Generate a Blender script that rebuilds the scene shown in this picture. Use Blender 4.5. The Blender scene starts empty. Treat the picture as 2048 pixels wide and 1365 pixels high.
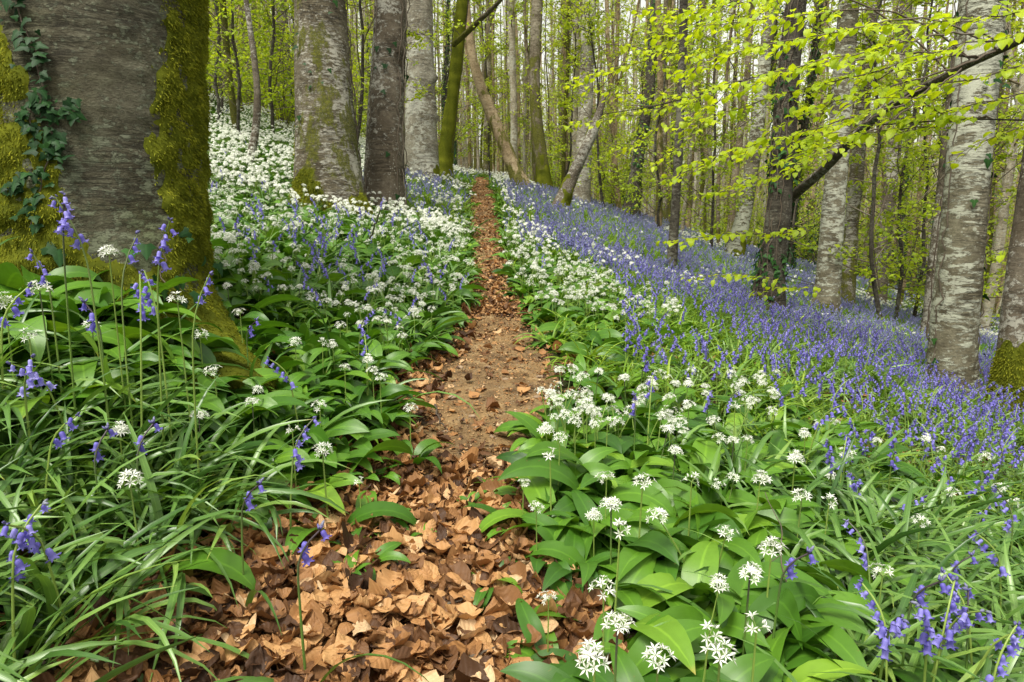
import bpy, math, random
import numpy as np
from mathutils import Vector, Matrix, Euler

rng = np.random.default_rng(11)
random.seed(5)
PI = math.pi
scene = bpy.context.scene
C = scene.collection

# ------------------------------------------------------------------ camera frame
F = 24 / 36 * 2048
PITCH = math.radians(11.0)
CAM = np.array([0.0, 0.0, 0.95])
FWD = np.array([0, math.cos(PITCH), -math.sin(PITCH)])
UP = np.array([0, math.sin(PITCH), math.cos(PITCH)])
RIGHT = np.array([1.0, 0, 0])

def ray(px, py):
    return FWD + RIGHT * ((px - 1024) / F) + UP * ((682.5 - py) / F)

def at_depth(px, py, t):
    return CAM + ray(px, py) * t

def project(P):
    d = np.asarray(P, float) - CAM
    w = d @ FWD
    w = np.where(np.abs(w) < 1e-6, 1e-6, w)
    return 1024 + F * (d @ RIGHT) / w, 682.5 - F * (d @ UP) / w, w

# ------------------------------------------------------------------ terrain
def sines(P, seed, freq, n=7):
    r = np.random.default_rng(seed)
    P = np.asarray(P, float)
    k = r.normal(size=(n, P.shape[-1])); k /= np.linalg.norm(k, axis=1, keepdims=True)
    k *= freq * r.uniform(0.55, 1.7, (n, 1)) * 2 * PI
    ph = r.uniform(0, 2 * PI, n)
    return np.sin(P @ k.T + ph).sum(-1) / math.sqrt(n) / 1.2

_zy = np.arange(-60, 260, 0.1)
_zt = np.interp(_zy, [-60, -5, 0, 1.3, 3.4, 4.9, 8, 15, 22, 30, 45, 80, 260],
                [-2.5, -.2, 0, .03, .12, .25, .52, 1.22, 1.86, 2.25, 2.7, 3.2, 5])
_k = np.ones(13) / 13
_zt = np.convolve(np.pad(_zt, 6, mode='edge'), _k, 'valid')
_xt = np.interp(_zy, [-60, -5, 0, 1.3, 2, 3.4, 4.9, 8, 15, 22, 30, 60, 260],
                [-.2, -.2, -.2, -.2, -.16, -.08, -.14, -.28, -.62, -.98, -1.7, -6, -40])
_xt = np.convolve(np.pad(_xt, 6, mode='edge'), _k, 'valid')
def zp(y): return np.interp(y, _zy, _zt)
def pathx(y): return np.interp(y, _zy, _xt)
EY = [0.0, 1.0, 1.3, 1.6, 2.0, 2.5, 3.0, 3.5, 4.2, 5, 6, 8, 15, 22, 26]
def xl(y): return np.interp(y, EY, [-.75, -.75, -.72, -.66, -.46, -.42, -.52, -.43, -.33, -.30, -.34, -.44, -.84, -1.18, -1.4])
def xr(y): return np.interp(y, EY, [.25, .2, .17, .06, .02, .10, .24, .24, .10, .03, -.04, -.12, -.42, -.78, -1.0])

def cross(u):
    k = .33
    s = u - k * np.tanh(u / k)
    s = np.where(s > 45, 45 + (s - 45) * .25, s)
    s = np.where(s < -45, -45 + (s + 45) * .6, s)
    return -.285 * s

def height(x, y):
    x = np.asarray(x, float); y = np.asarray(y, float)
    u = x - pathx(y)
    P = np.stack([x, y], -1)
    amp = np.clip((np.abs(u) - .25) / 1.5, 0, 1)
    z = zp(y) + cross(u) + .015 * sines(P, 3, .9) + amp * (.035 * sines(P, 4, .45) + .08 * sines(P, 5, .09))
    return z + .17 * np.exp(-((x + 1.6) ** 2 + (y - 2.25) ** 2) / (2 * .5 ** 2))

def at(px, py, h=0.0, tmax=70.0):
    """where the sight line of a pixel meets the surface h above the ground"""
    d = ray(px, py)
    t = np.concatenate([np.arange(.5, 15, .01), np.arange(15, tmax, .05)])
    P = CAM + t[:, None] * d
    below = P[:, 2] < height(P[:, 0], P[:, 1]) + h
    if not below.any():
        return P[-1]
    return P[np.argmax(below)]

# ------------------------------------------------------------------ mesh builder
class MB:
    def __init__(s):
        s.v, s.ld, s.q, s.t, s.qm, s.tm, s.n = [], [], [], [], [], [], 0
    def add(s, V, Q=None, T=None, ld=None, m=0):
        V = np.asarray(V, float).reshape(-1, 3)
        if ld is None:
            ld = np.tile([0., .5, .5], (len(V), 1))
        s.v.append(V); s.ld.append(np.asarray(ld, float).reshape(-1, 3))
        if Q is not None and len(Q):
            s.q.append(np.asarray(Q, int).reshape(-1, 4) + s.n); s.qm.append(np.full(len(s.q[-1]), m))
        if T is not None and len(T):
            s.t.append(np.asarray(T, int).reshape(-1, 3) + s.n); s.tm.append(np.full(len(s.t[-1]), m))
        s.n += len(V)
        return s
    def merge(s, o, M=None, moff=0):
        base = s.n
        for V, L in zip(o.v, o.ld):
            if M is not None:
                V = V @ np.array(M)[:3, :3].T + np.array(M)[:3, 3]
            s.v.append(V); s.ld.append(L)
        for q, m in zip(o.q, o.qm): s.q.append(q + base); s.qm.append(m + moff)
        for t, m in zip(o.t, o.tm): s.t.append(t + base); s.tm.append(m + moff)
        s.n += o.n
        return s
    def mesh(s, name, mats, smooth=True):
        me = bpy.data.meshes.new(name)
        V = np.concatenate(s.v) if s.v else np.zeros((0, 3))
        Q = np.concatenate(s.q) if s.q else np.zeros((0, 4), int)
        T = np.concatenate(s.t) if s.t else np.zeros((0, 3), int)
        loops = np.concatenate([Q.ravel(), T.ravel()]).astype(np.int32)
        starts = np.concatenate([np.arange(len(Q)) * 4, len(Q) * 4 + np.arange(len(T)) * 3]).astype(np.int32)
        mi = np.concatenate((s.qm if s.qm else [np.zeros(0, int)]) + (s.tm if s.tm else [])).astype(np.int32)
        me.vertices.add(len(V)); me.vertices.foreach_set('co', V.astype(np.float32).ravel())
        me.loops.add(len(loops)); me.loops.foreach_set('vertex_index', loops)
        me.polygons.add(len(starts)); me.polygons.foreach_set('loop_start', starts)
        me.polygons.foreach_set('material_index', mi)
        me.polygons.foreach_set('use_smooth', np.full(len(starts), smooth))
        a = me.attributes.new('ld', 'FLOAT_VECTOR', 'POINT')
        a.data.foreach_set('vector', np.concatenate(s.ld).astype(np.float32).ravel())
        me.update(calc_edges=True)
        for m in (mats if isinstance(mats, (list, tuple)) else [mats]):
            me.materials.append(m)
        return me

def gridq(n, a, b):
    """quads of n grids of (a+1) x (b+1) vertices"""
    i = np.arange(a)[:, None]; j = np.arange(b)[None]
    k = (i * (b + 1) + j)
    q = np.stack([k, k + 1, k + b + 2, k + b + 1], -1).reshape(-1, 4)
    return (q[None] + (np.arange(n) * (a + 1) * (b + 1))[:, None, None]).reshape(-1, 4)

def tubes(P, R, ns=5, var=None):
    """P (B,K,3), R (B,K) -> verts, quads, ld"""
    P = np.asarray(P, float); R = np.asarray(R, float)
    if P.ndim == 2: P, R = P[None], R[None]
    B, K, _ = P.shape
    T = np.gradient(P, axis=1)
    T /= np.linalg.norm(T, axis=-1, keepdims=True) + 1e-9
    mean = P[:, -1] - P[:, 0]
    mean /= np.linalg.norm(mean, axis=-1, keepdims=True) + 1e-9
    ref = np.where(np.abs(mean[:, 2:3]) > .7, np.array([[1., .05, 0]]), np.array([[.03, .02, 1.]]))
    N = np.cross(T, ref[:, None]); N /= np.linalg.norm(N, axis=-1, keepdims=True) + 1e-9
    Bn = np.cross(T, N)
    th = np.linspace(0, 2 * PI, ns + 1)
    V = P[:, :, None] + R[:, :, None, None] * (np.cos(th)[None, None, :, None] * N[:, :, None] + np.sin(th)[None, None, :, None] * Bn[:, :, None])
    if var is None: var = rng.uniform(0, 1, B)
    ld = np.zeros((B, K, ns + 1, 3)); ld[..., 0] = th / (2 * PI); ld[..., 1] = np.linspace(0, 1, K)[None, :, None]; ld[..., 2] = np.asarray(var)[:, None, None]
    return V.reshape(-1, 3), gridq(B, K - 1, ns), ld.reshape(-1, 3)

def arch(base, az, L, W, th0, th1, ns, nw, prof, pw=1.0, fold=.3, droop=.0, roll=0., bend=0., wave=0., var=None):
    """batch of arching leaves growing from base along azimuth az; elevation th0 -> th1"""
    n = len(az); s = np.linspace(0, 1, ns + 1); c = np.linspace(-1, 1, nw + 1)
    A = lambda a: np.broadcast_to(np.asarray(a, float), (n,))
    az, L, W, th0, th1, roll, bend = map(A, (az, L, W, th0, th1, roll, bend))
    th = th0[:, None] + (th1 - th0)[:, None] * s[None] ** pw
    ph = az[:, None] + bend[:, None] * s[None] ** 1.5
    tm = (th[:, 1:] + th[:, :-1]) / 2; pm = (ph[:, 1:] + ph[:, :-1]) / 2
    d = np.stack([np.cos(tm) * np.cos(pm), np.cos(tm) * np.sin(pm), np.sin(tm)], -1) * (L / ns)[:, None, None]
    P = np.concatenate([np.zeros((n, 1, 3)), np.cumsum(d, 1)], 1) + np.asarray(base, float)[:, None]
    lat = np.stack([-np.sin(ph), np.cos(ph), 0 * ph], -1)
    nrm = np.stack([-np.sin(th) * np.cos(ph), -np.sin(th) * np.sin(ph), np.cos(th)], -1)
    r = roll[:, None] * s[None]
    l2 = lat * np.cos(r)[..., None] + nrm * np.sin(r)[..., None]
    n2 = nrm * np.cos(r)[..., None] - lat * np.sin(r)[..., None]
    w = W[:, None] * prof(s)[None]
    off = fold * np.abs(c)[None, None] * w[..., None] - droop * (c ** 2)[None, None] * w[..., None]
    if wave:
        off = off + wave * w[..., None] * np.sin(s * 14)[None, :, None] * c[None, None] * rng.uniform(-1, 1, (n, 1, 1))
    V = P[:, :, None] + l2[:, :, None] * (c[None, None] * w[..., None])[..., None] + n2[:, :, None] * off[..., None]
    if var is None: var = rng.uniform(0, 1, n)
    ld = np.zeros(V.shape); ld[..., 0] = c; ld[..., 1] = s[None, :, None]; ld[..., 2] = np.asarray(var)[:, None, None]
    return V.reshape(-1, 3), gridq(n, ns, nw), ld.reshape(-1, 3), P

def prof_garlic(s):
    t = np.clip((s - .16) / .84, 0, 1)
    return .07 * (1 - t) + np.sin(PI * t ** .78) ** .85
def prof_strap(s):
    return (.55 + .45 * np.sin(PI * np.clip(s * .9 + .1, 0, 1))) * (1 - s ** 5) ** .8 + .02
def prof_ovate(s):
    return np.sin(PI * s ** .82) ** .8 + .01

def frames(d):
    """orthonormal frames with third axis d (n,3)"""
    d = d / (np.linalg.norm(d, axis=-1, keepdims=True) + 1e-9)
    ref = np.where(np.abs(d[:, 2:3]) > .9, np.array([[1., 0, 0]]), np.array([[0, 0, 1.]]))
    a = np.cross(ref, d); a /= np.linalg.norm(a, axis=-1, keepdims=True)
    b = np.cross(d, a)
    return a, b, d

def stamp(mb, tv, tq, tt, pos, axis, scale, spin=None, var=None, tld=None, m=0):
    """stamp a template (z = axis) at many places"""
    n = len(pos); a, b, d = frames(np.asarray(axis, float))
    spin = rng.uniform(0, 2 * PI, n) if spin is None else spin
    ca, sa = np.cos(spin)[:, None], np.sin(spin)[:, None]
    a, b = a * ca + b * sa, b * ca - a * sa
    sc = np.broadcast_to(np.asarray(scale, float), (n,))
    V = (a[:, None] * tv[None, :, 0:1] + b[:, None] * tv[None, :, 1:2] + d[:, None] * tv[None, :, 2:3]) * sc[:, None, None] + np.asarray(pos)[:, None]
    K = len(tv); o = (np.arange(n) * K)[:, None, None]
    var = rng.uniform(0, 1, n) if var is None else np.broadcast_to(var, (n,))
    ld = np.zeros((n, K, 3))
    if tld is not None: ld[..., :2] = tld[None, :, :2]
    ld[..., 2] = var[:, None]
    mb.add(V, None if tq is None else (tq[None] + o).reshape(-1, 4), None if tt is None else (tt[None] + o).reshape(-1, 3), ld.reshape(-1, 3), m)

# ------------------------------------------------------------------ material helpers
class NT:
    def __init__(s, name):
        s.m = bpy.data.materials.new(name); s.m.use_nodes = True
        s.t = s.m.node_tree; s.t.nodes.clear()
    def n(s, typ, ins=None, **props):
        nd = s.t.nodes.new(typ)
        for k, v in props.items(): setattr(nd, k, v)
        for k, v in (ins or {}).items():
            sock = nd.inputs[k]
            if isinstance(v, bpy.types.NodeSocket): s.t.links.new(v, sock)
            else: sock.default_value = v
        return nd
    def noise(s, vec, scale, detail=4, rough=.6, dist=0.):
        return s.n('ShaderNodeTexNoise', {'Vector': vec, 'Scale': scale, 'Detail': detail, 'Roughness': rough, 'Distortion': dist}).outputs['Fac']
    def ramp(s, fac, stops, mode='LINEAR'):
        r = s.n('ShaderNodeValToRGB', {'Fac': fac}); cr = r.color_ramp; cr.interpolation = mode
        while len(cr.elements) < len(stops): cr.elements.new(.5)
        for e, (p, c) in zip(cr.elements, stops):
            e.position = p; e.color = (*c, 1) if len(c) == 3 else c
        return r.outputs['Color']
    def step(s, fac, a, b):
        return s.n('ShaderNodeMapRange', {'Value': fac, 'From Min': a, 'From Max': b}, clamp=True, interpolation_type='SMOOTHSTEP').outputs[0]
    def mix(s, fac, a, b, mode='MIX'):
        nd = s.n('ShaderNodeMix', data_type='RGBA', blend_type=mode)
        for i, v in ((0, fac), (6, a), (7, b)):
            if isinstance(v, bpy.types.NodeSocket): s.t.links.new(v, nd.inputs[i])
            elif i == 0: nd.inputs[0].default_value = v
            else: nd.inputs[i].default_value = (*v, 1)
        return nd.outputs[2]
    def math(s, op, a, b=0., c=0.):
        nd = s.n('ShaderNodeMath', operation=op)
        for i, v in enumerate((a, b, c)):
            if isinstance(v, bpy.types.NodeSocket): s.t.links.new(v, nd.inputs[i])
            else: nd.inputs[i].default_value = v
        return nd.outputs[0]
    def ld(s):
        a = s.n('ShaderNodeAttribute', attribute_name='ld')
        x = s.n('ShaderNodeSeparateXYZ', {0: a.outputs['Vector']})
        return x.outputs[0], x.outputs[1], x.outputs[2]
    def coords(s, sx=1, sy=1, sz=1, shift=True):
        tc = s.n('ShaderNodeTexCoord')
        oi = s.n('ShaderNodeObjectInfo')
        loc = s.n('ShaderNodeMath', {0: oi.outputs['Random'], 1: 53.0 if shift else 0.0}, operation='MULTIPLY')
        comb = s.n('ShaderNodeCombineXYZ', {0: loc.outputs[0], 1: loc.outputs[0], 2: loc.outputs[0]})
        add = s.n('ShaderNodeVectorMath', {0: tc.outputs['Object'], 1: comb.outputs[0]}, operation='ADD')
        mul = s.n('ShaderNodeVectorMath', {0: add.outputs[0], 1: (sx, sy, sz)}, operation='MULTIPLY')
        return mul.outputs[0]
    def rand(s): return s.n('ShaderNodeObjectInfo').outputs['Random']
    def surf(s, col, rough=.6, spec=.4, bump=None, bstr=.3, bdist=.01, trans=None, tfac=.3):
        b = s.n('ShaderNodeBsdfPrincipled', {'Specular IOR Level': spec})
        for k, v in (('Base Color', col), ('Roughness', rough)):
            if isinstance(v, bpy.types.NodeSocket): s.t.links.new(v, b.inputs[k])
            else: b.inputs[k].default_value = (*v, 1) if k == 'Base Color' else v
        if bump is not None:
            bp = s.n('ShaderNodeBump', {'Height': bump, 'Strength': bstr, 'Distance': bdist})
            s.t.links.new(bp.outputs[0], b.inputs['Normal'])
        out = b.outputs[0]
        if trans is not None:
            tr = s.n('ShaderNodeBsdfTranslucent', {'Color': trans if isinstance(trans, bpy.types.NodeSocket) else (*trans, 1)})
            out = s.n('ShaderNodeMixShader', {0: tfac, 1: out, 2: tr.outputs[0]}).outputs[0]
        s.n('ShaderNodeOutputMaterial', {'Surface': out})
        return s.m

def leaf_mat(name, stops, tfac=.3, rough=.4, spec=.45, veins=0., rib=.0, tip=None, tmul=(1.3, 1.25, .5)):
    g = NT(name); x, y, v = g.ld()
    f = g.math('ADD', g.math('MULTIPLY', v, .65), g.math('MULTIPLY', g.rand(), .35))
    col = g.ramp(f, stops)
    co = g.coords()
    col = g.mix(g.math('MULTIPLY', g.step(g.noise(co, 26, 3), .35, .75), .35), col, g.mix(1., col, (.62, .66, .5), 'MULTIPLY'))
    bump = None
    if veins:
        ln = g.math('SINE', g.math('MULTIPLY', x, veins))
        bump = ln
        col = g.mix(g.math('MULTIPLY', g.step(ln, .3, 1.), .05), col, g.mix(1., col, (1.5, 1.4, 1.5), 'MULTIPLY'))
    if rib:
        r = g.math('SUBTRACT', 1., g.step(g.math('ABSOLUTE', x), .03, .13))
        col = g.mix(g.math('MULTIPLY', r, rib), col, g.mix(1., col, (1.7, 1.55, 1.6), 'MULTIPLY'))
    if tip:
        col = g.mix(g.math('MULTIPLY', g.step(y, .93, 1.), g.step(v, .8, .9)), col, tip)
    if tip:
        sp = g.math('MULTIPLY', g.step(g.noise(co, 75, 3, .6), .68, .74), g.step(g.noise(co, 9, 2), .5, .6))
        col = g.mix(g.math('MULTIPLY', sp, .75), col, (.16, .13, .03))
    tr = g.mix(1., col, tmul, 'MULTIPLY')
    return g.surf(col, rough, spec, bump, .05, .002, tr, tfac)

def bark_mat(name, dark, mid, light, lich=.5, streak=.5, moss=0., lscale=9., lcol=None, green=.0):
    g = NT(name)
    co = g.coords(); flat_ = g.coords(1, 1, 1.3 + 1.4 * streak)
    big = g.noise(co, 2.2, 5, .6, .3); n1 = g.noise(flat_, 13, 8, .72, .2); n2 = g.noise(g.coords(1, 1, 2), 75, 4, .7)
    col = g.ramp(g.math('ADD', g.math('MULTIPLY', n1, .6), g.math('MULTIPLY', n2, .4)), [(.32, dark), (.5, mid), (.66, light)])
    col = g.mix(g.math('MULTIPLY', g.step(big, .40, .62), .75), col, g.mix(1., col, (.50, .46, .40), 'MULTIPLY'))
    lc = lcol or light
    l1 = g.noise(g.coords(1, 1, 1.2 + 2.2 * streak), lscale, 9, .76, .25)
    lv = g.noise(co, 1.3, 3, .5)
    thr = g.math('ADD', l1, g.math('MULTIPLY', g.math('SUBTRACT', lv, .5), .55))
    vo = g.n('ShaderNodeTexVoronoi', {'Vector': co, 'Scale': lscale * 2.4, 'Randomness': 1.})
    spots = g.math('MULTIPLY', g.step(g.math('ADD', vo.outputs['Distance'], g.math('MULTIPLY', n2, .2)), .42, .34), g.step(g.noise(co, 4, 3), .45, .6))
    lm = g.math('MAXIMUM', g.step(thr, .575 - .11 * lich, .615 - .11 * lich), g.math('MULTIPLY', spots, .75))
    col = g.mix(g.math('MULTIPLY', lm, min(.95, .35 + lich)), col, g.mix(n2, g_mul(lc, .62), g_mul(lc, 1.25)))
    ln = g.noise(g.coords(1, 1, 9), 3.2, 7, .68, .5)
    fis = g.math('SUBTRACT', 1., g.step(g.math('ABSOLUTE', g.math('SUBTRACT', ln, .5)), .004, .03))
    fis = g.math('MULTIPLY', fis, g.step(g.noise(co, 3.1, 3), .4, .6))
    col = g.mix(g.math('MULTIPLY', fis, .35 + .45 * streak), col, g_mul(dark, .7))
    if green:
        col = g.mix(g.math('MULTIPLY', g.step(g.noise(co, 2.3, 4), .4, .7), green), col, g.mix(1., col, (.80, .90, .50), 'MULTIPLY'))
    h = g.math('ADD', g.math('MULTIPLY', n2, .5), g.math('ADD', g.math('MULTIPLY', n1, .9), g.math('MULTIPLY', lm, .3)))
    h = g.math('SUBTRACT', h, g.math('MULTIPLY', fis, .6))
    rough = .88
    if moss:
        x, y, v = g.ld()
        mm = g.step(g.math('ADD', g.noise(g.coords(1, 1, .5), 3.2, 6, .68), g.math('MULTIPLY', g.math('SUBTRACT', .5, y), .35)), .62 - .22 * moss, .68 - .22 * moss)
        mm = g.math('MULTIPLY', mm, g.step(n2, .36, .5))
        mc = g.ramp(g.noise(co, 30, 5, .7), [(.3, (.05, .055, .008)), (.55, (.13, .135, .015)), (.75, (.24, .22, .035))])
        col = g.mix(mm, col, mc)
        h = g.math('ADD', h, g.math('MULTIPLY', mm, g.noise(co, 70, 3)))
    return g.surf(col, rough, .2, h, .9, .014)
def g_mul(c, k): return tuple(min(1, a * k) for a in c)

# greens
M_GARLIC = leaf_mat('garlic_leaf_green', [(0, (.022, .075, .009)), (.35, (.052, .145, .012)), (.7, (.105, .24, .018)), (1, (.19, .34, .028))], .25, .42, .45, 60, .6, (.35, .3, .06))
M_STRAP = leaf_mat('bluebell_leaf_green', [(0, (.03, .09, .015)), (.4, (.085, .185, .035)), (.75, (.155, .28, .058)), (1, (.25, .37, .07))], .22, .34, .55, 24, .6, (.38, .33, .08))
M_GRASSY = leaf_mat('bright_bluebell_leaf', [(0, (.06, .14, .012)), (.5, (.155, .29, .024)), (1, (.32, .44, .045))], .3, .42, .4, 0, .4)
M_BEECH = leaf_mat('spring_beech_leaf', [(0, (.22, .34, .015)), (.5, (.39, .51, .018)), (1, (.54, .63, .035))], .5, .45, .35, 0, .25, None, (1.45, 1.35, .5))
M_BEECH_FAR = leaf_mat('far_spring_leaf', [(0, (.15, .24, .016)), (.5, (.33, .44, .025)), (1, (.50, .57, .05))], .5, .5, .3, 0, 0, None, (1.45, 1.35, .6))
M_IVY = leaf_mat('ivy_leaf', [(0, (.007, .026, .008)), (.5, (.017, .058, .014)), (.82, (.04, .11, .022)), (1, (.15, .27, .06))], .1, .5, .12, 0, .6)

def simple(name, stops, rough=.5, spec=.3, trans=None, tfac=.3, ns=40):
    g = NT(name); x, y, v = g.ld()
    f = g.math('ADD', g.math('MULTIPLY', v, .7), g.math('MULTIPLY', g.noise(g.coords(), ns, 3), .3))
    return g.surf(g.ramp(f, stops), rough, spec, None, .3, .01, trans, tfac)
M_PETAL = simple('white_petal', [(0, (.74, .77, .66)), (.5, (.84, .85, .79)), (1, (.88, .88, .85))], .5, .3, (.9, .9, .82), .35)
M_PEDICEL = simple('pale_green_stalk', [(0, (.12, .22, .04)), (1, (.3, .4, .12))], .5, .3)
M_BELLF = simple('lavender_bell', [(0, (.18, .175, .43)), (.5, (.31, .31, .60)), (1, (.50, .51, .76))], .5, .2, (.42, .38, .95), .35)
M_BELL = simple('violet_bell', [(0, (.11, .09, .37)), (.4, (.20, .175, .56)), (.75, (.31, .285, .69)), (1, (.50, .49, .82))], .45, .3, (.34, .27, .95), .35)
M_BUD = simple('violet_bud', [(0, (.05, .045, .13)), (.6, (.12, .11, .28)), (1, (.22, .25, .2))], .5, .3)
def stem_mat():
    g = NT('flower_stalk'); x, y, v = g.ld()
    c = g.mix(v, (.09, .17, .03), (.22, .31, .06))
    c = g.mix(g.math('MULTIPLY', g.step(y, .45, 1.), g.step(v, .75, .25)), c, (.05, .035, .045))
    return g.surf(c, .45, .4)
M_STEM = stem_mat()
M_MOSS = simple('moss_fuzz', [(0, (.025, .03, .005)), (.3, (.085, .10, .010)), (.6, (.185, .20, .018)), (.85, (.32, .32, .028)), (1, (.46, .43, .05))], .9, .05, (.30, .30, .02), .25, 25)
M_MOSSD = simple('dark_moss_fuzz', [(0, (.015, .028, .004)), (.5, (.05, .075, .008)), (1, (.15, .17, .015))], .85, .1, (.15, .18, .01), .2, 20)
M_TWIG = simple('twig_bark', [(0, (.05, .038, .028)), (.6, (.12, .095, .07)), (1, (.22, .19, .15))], .8, .2, ns=60)
M_TWIGL = simple('pale_twig_bark', [(0, (.12, .09, .055)), (.6, (.25, .20, .13)), (1, (.38, .32, .22))], .8, .2, ns=20)
M_LIMB = bark_mat('dark_limb_bark', (.025, .022, .016), (.06, .052, .036), (.13, .12, .09), .25, .2, 0, 14)
def litter_mat():
    g = NT('dead_beech_leaf'); x, y, v = g.ld()
    c = g.ramp(v, [(0, (.04, .019, .009)), (.22, (.10, .046, .019)), (.42, (.22, .105, .038)), (.62, (.36, .18, .066)), (.84, (.49, .28, .115)), (1, (.60, .42, .24))])
    rib = g.math('SUBTRACT', 1., g.step(g.math('ABSOLUTE', x), .02, .09))
    vein = g.math('ADD', g.math('MULTIPLY', y, 44.), g.math('MULTIPLY', g.math('ABSOLUTE', x), -9.))
    vn = g.math('SINE', vein)
    c = g.mix(g.math('MULTIPLY', g.step(vn, .6, 1.), .12), c, g.mix(1., c, (.6, .5, .45), 'MULTIPLY'))
    c = g.mix(g.math('MULTIPLY', rib, .4), c, g.mix(1., c, (.55, .45, .4), 'MULTIPLY'))
    sp = g.step(g.noise(g.coords(), 55, 4, .7), .6, .72)
    c = g.mix(g.math('MULTIPLY', sp, .5), c, (.08, .035, .016))
    return g.surf(c, .6, .3, g.math('ADD', g.math('MULTIPLY', vn, .4), g.noise(g.coords(), 130, 3)), .35, .003, g.mix(1., c, (1.2, .9, .6), 'MULTIPLY'), .15)
M_LITTER = litter_mat()

def ground_mat():
    g = NT('woodland_soil'); co = g.coords(shift=False)
    n = g.noise(co, 9, 8, .7)
    c = g.ramp(n, [(.3, (.010, .007, .005)), (.5, (.03, .02, .012)), (.68, (.085, .05, .026))])
    mossm = g.step(g.noise(co, 2.1, 6, .6), .46, .58)
    mc = g.ramp(g.noise(co, 60, 4), [(.3, (.010, .018, .004)), (.6, (.035, .05, .008)), (.8, (.08, .095, .014))])
    c = g.mix(mossm, c, mc)
    return g.surf(c, .95, .15, g.noise(co, 70, 6, .75), .8, .02)
M_GROUND = ground_mat()
def path_mat():
    g = NT('trodden_earth'); co = g.coords(shift=False)
    c = g.ramp(g.noise(co, 7, 8, .68), [(.3, (.06, .038, .02)), (.46, (.15, .095, .045)), (.58, (.25, .165, .078)), (.75, (.38, .28, .155))])
    c = g.mix(g.math('MULTIPLY', g.step(g.noise(co, 2.4, 6, .65), .42, .62), .45), c, (.23, .14, .058))
    vo = g.n('ShaderNodeTexVoronoi', {'Vector': co, 'Scale': 75.}, feature='F1')
    peb = g.math('MULTIPLY', g.step(vo.outputs['Distance'], .4, .25), g.step(g.noise(co, 16, 3), .5, .6))
    c = g.mix(g.math('MULTIPLY', peb, .7), c, g.mix(vo.outputs['Color'], (.2, .14, .09), (.42, .34, .24)))
    h = g.math('ADD', g.noise(co, 45, 8, .75), g.math('MULTIPLY', peb, .5))
    return g.surf(c, .9, .2, h, .9, .012)
M_PATH = path_mat()
M_STONE = None
def stone_mat():
    g = NT('path_stone'); co = g.coords()
    c = g.ramp(g.noise(co, 30, 6, .7), [(.3, (.13, .09, .055)), (.55, (.28, .2, .13)), (.75, (.44, .36, .26))])
    return g.surf(c, .85, .25, g.noise(co, 90, 5), .5, .004)
M_STONE = stone_mat()

BARK = {
    'mossy_grey': bark_mat('grey_green_bark', (.034, .029, .019), (.09, .083, .056), (.15, .148, .105), .60, .30, 0, 17, (.155, .165, .115), .5),
    'streak': bark_mat('pale_streaked_bark', (.05, .039, .026), (.12, .102, .068), (.23, .205, .145), .44, 1.0, .12, 11, (.40, .385, .325)),
    'brown': bark_mat('brown_lichen_bark', (.05, .040, .027), (.125, .104, .076), (.20, .175, .135), .42, .1, 0, 13, (.40, .39, .335)),
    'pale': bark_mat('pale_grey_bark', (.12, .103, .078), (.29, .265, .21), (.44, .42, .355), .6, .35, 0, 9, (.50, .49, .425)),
    'patch': bark_mat('lichen_patched_bark', (.065, .054, .035), (.155, .140, .096), (.25, .232, .165), .72, .85, 0, 6.5, (.42, .43, .345)),
    'moss': bark_mat('mossy_bark', (.035, .028, .016), (.10, .08, .05), (.2, .17, .115), .25, .2, .75, 10),
    'halfmoss': bark_mat('half_mossy_bark', (.06, .045, .026), (.15, .125, .085), (.28, .25, .185), .35, .25, .35, 10),
    'dark': bark_mat('dark_bark', (.022, .019, .014), (.055, .048, .036), (.105, .095, .072), .35, .3, 0, 12, (.16, .155, .12)),
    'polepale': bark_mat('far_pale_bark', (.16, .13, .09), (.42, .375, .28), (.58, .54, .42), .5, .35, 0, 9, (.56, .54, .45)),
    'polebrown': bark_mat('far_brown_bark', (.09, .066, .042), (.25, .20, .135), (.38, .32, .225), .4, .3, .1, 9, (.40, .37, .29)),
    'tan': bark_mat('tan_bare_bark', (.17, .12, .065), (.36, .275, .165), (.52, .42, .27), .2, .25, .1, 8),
}

# ------------------------------------------------------------------ scene-object helpers
def link(o, parent=None):
    C.objects.link(o)
    if parent is not None: o.parent = parent
    return o
def obj(name, me, parent=None, loc=None):
    o = bpy.data.objects.new(name, me)
    if loc is not None: o.location = loc
    return link(o, parent)
def tag(o, label=None, cat=None, group=None, kind=None):
    for k, v in (('label', label), ('category', cat), ('group', group), ('kind', kind)):
        if v: o[k] = v
    return o
def thing(name, loc, label=None, cat=None, group=None, rz=0., sc=1.):
    o = bpy.data.objects.new(name, None); o.empty_display_size = .1
    o.location = loc; o.rotation_euler = (0, 0, rz); o.scale = (sc, sc, sc)
    return tag(link(o), label, cat, group)
def spawn(name, spec, loc, rz, sc, label, cat, group, tilt=(0, 0)):
    """one thing out of a spec: [(part name, mesh, [(sub-part name, mesh)])]"""
    r = thing(name, loc, label, cat, group, rz, sc)
    r.rotation_euler = (tilt[0], tilt[1], rz)
    for pn, me, subs in spec:
        p = obj(pn, me, r)
        for sn, sm in subs: obj(sn, sm, p)
    return r

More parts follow.
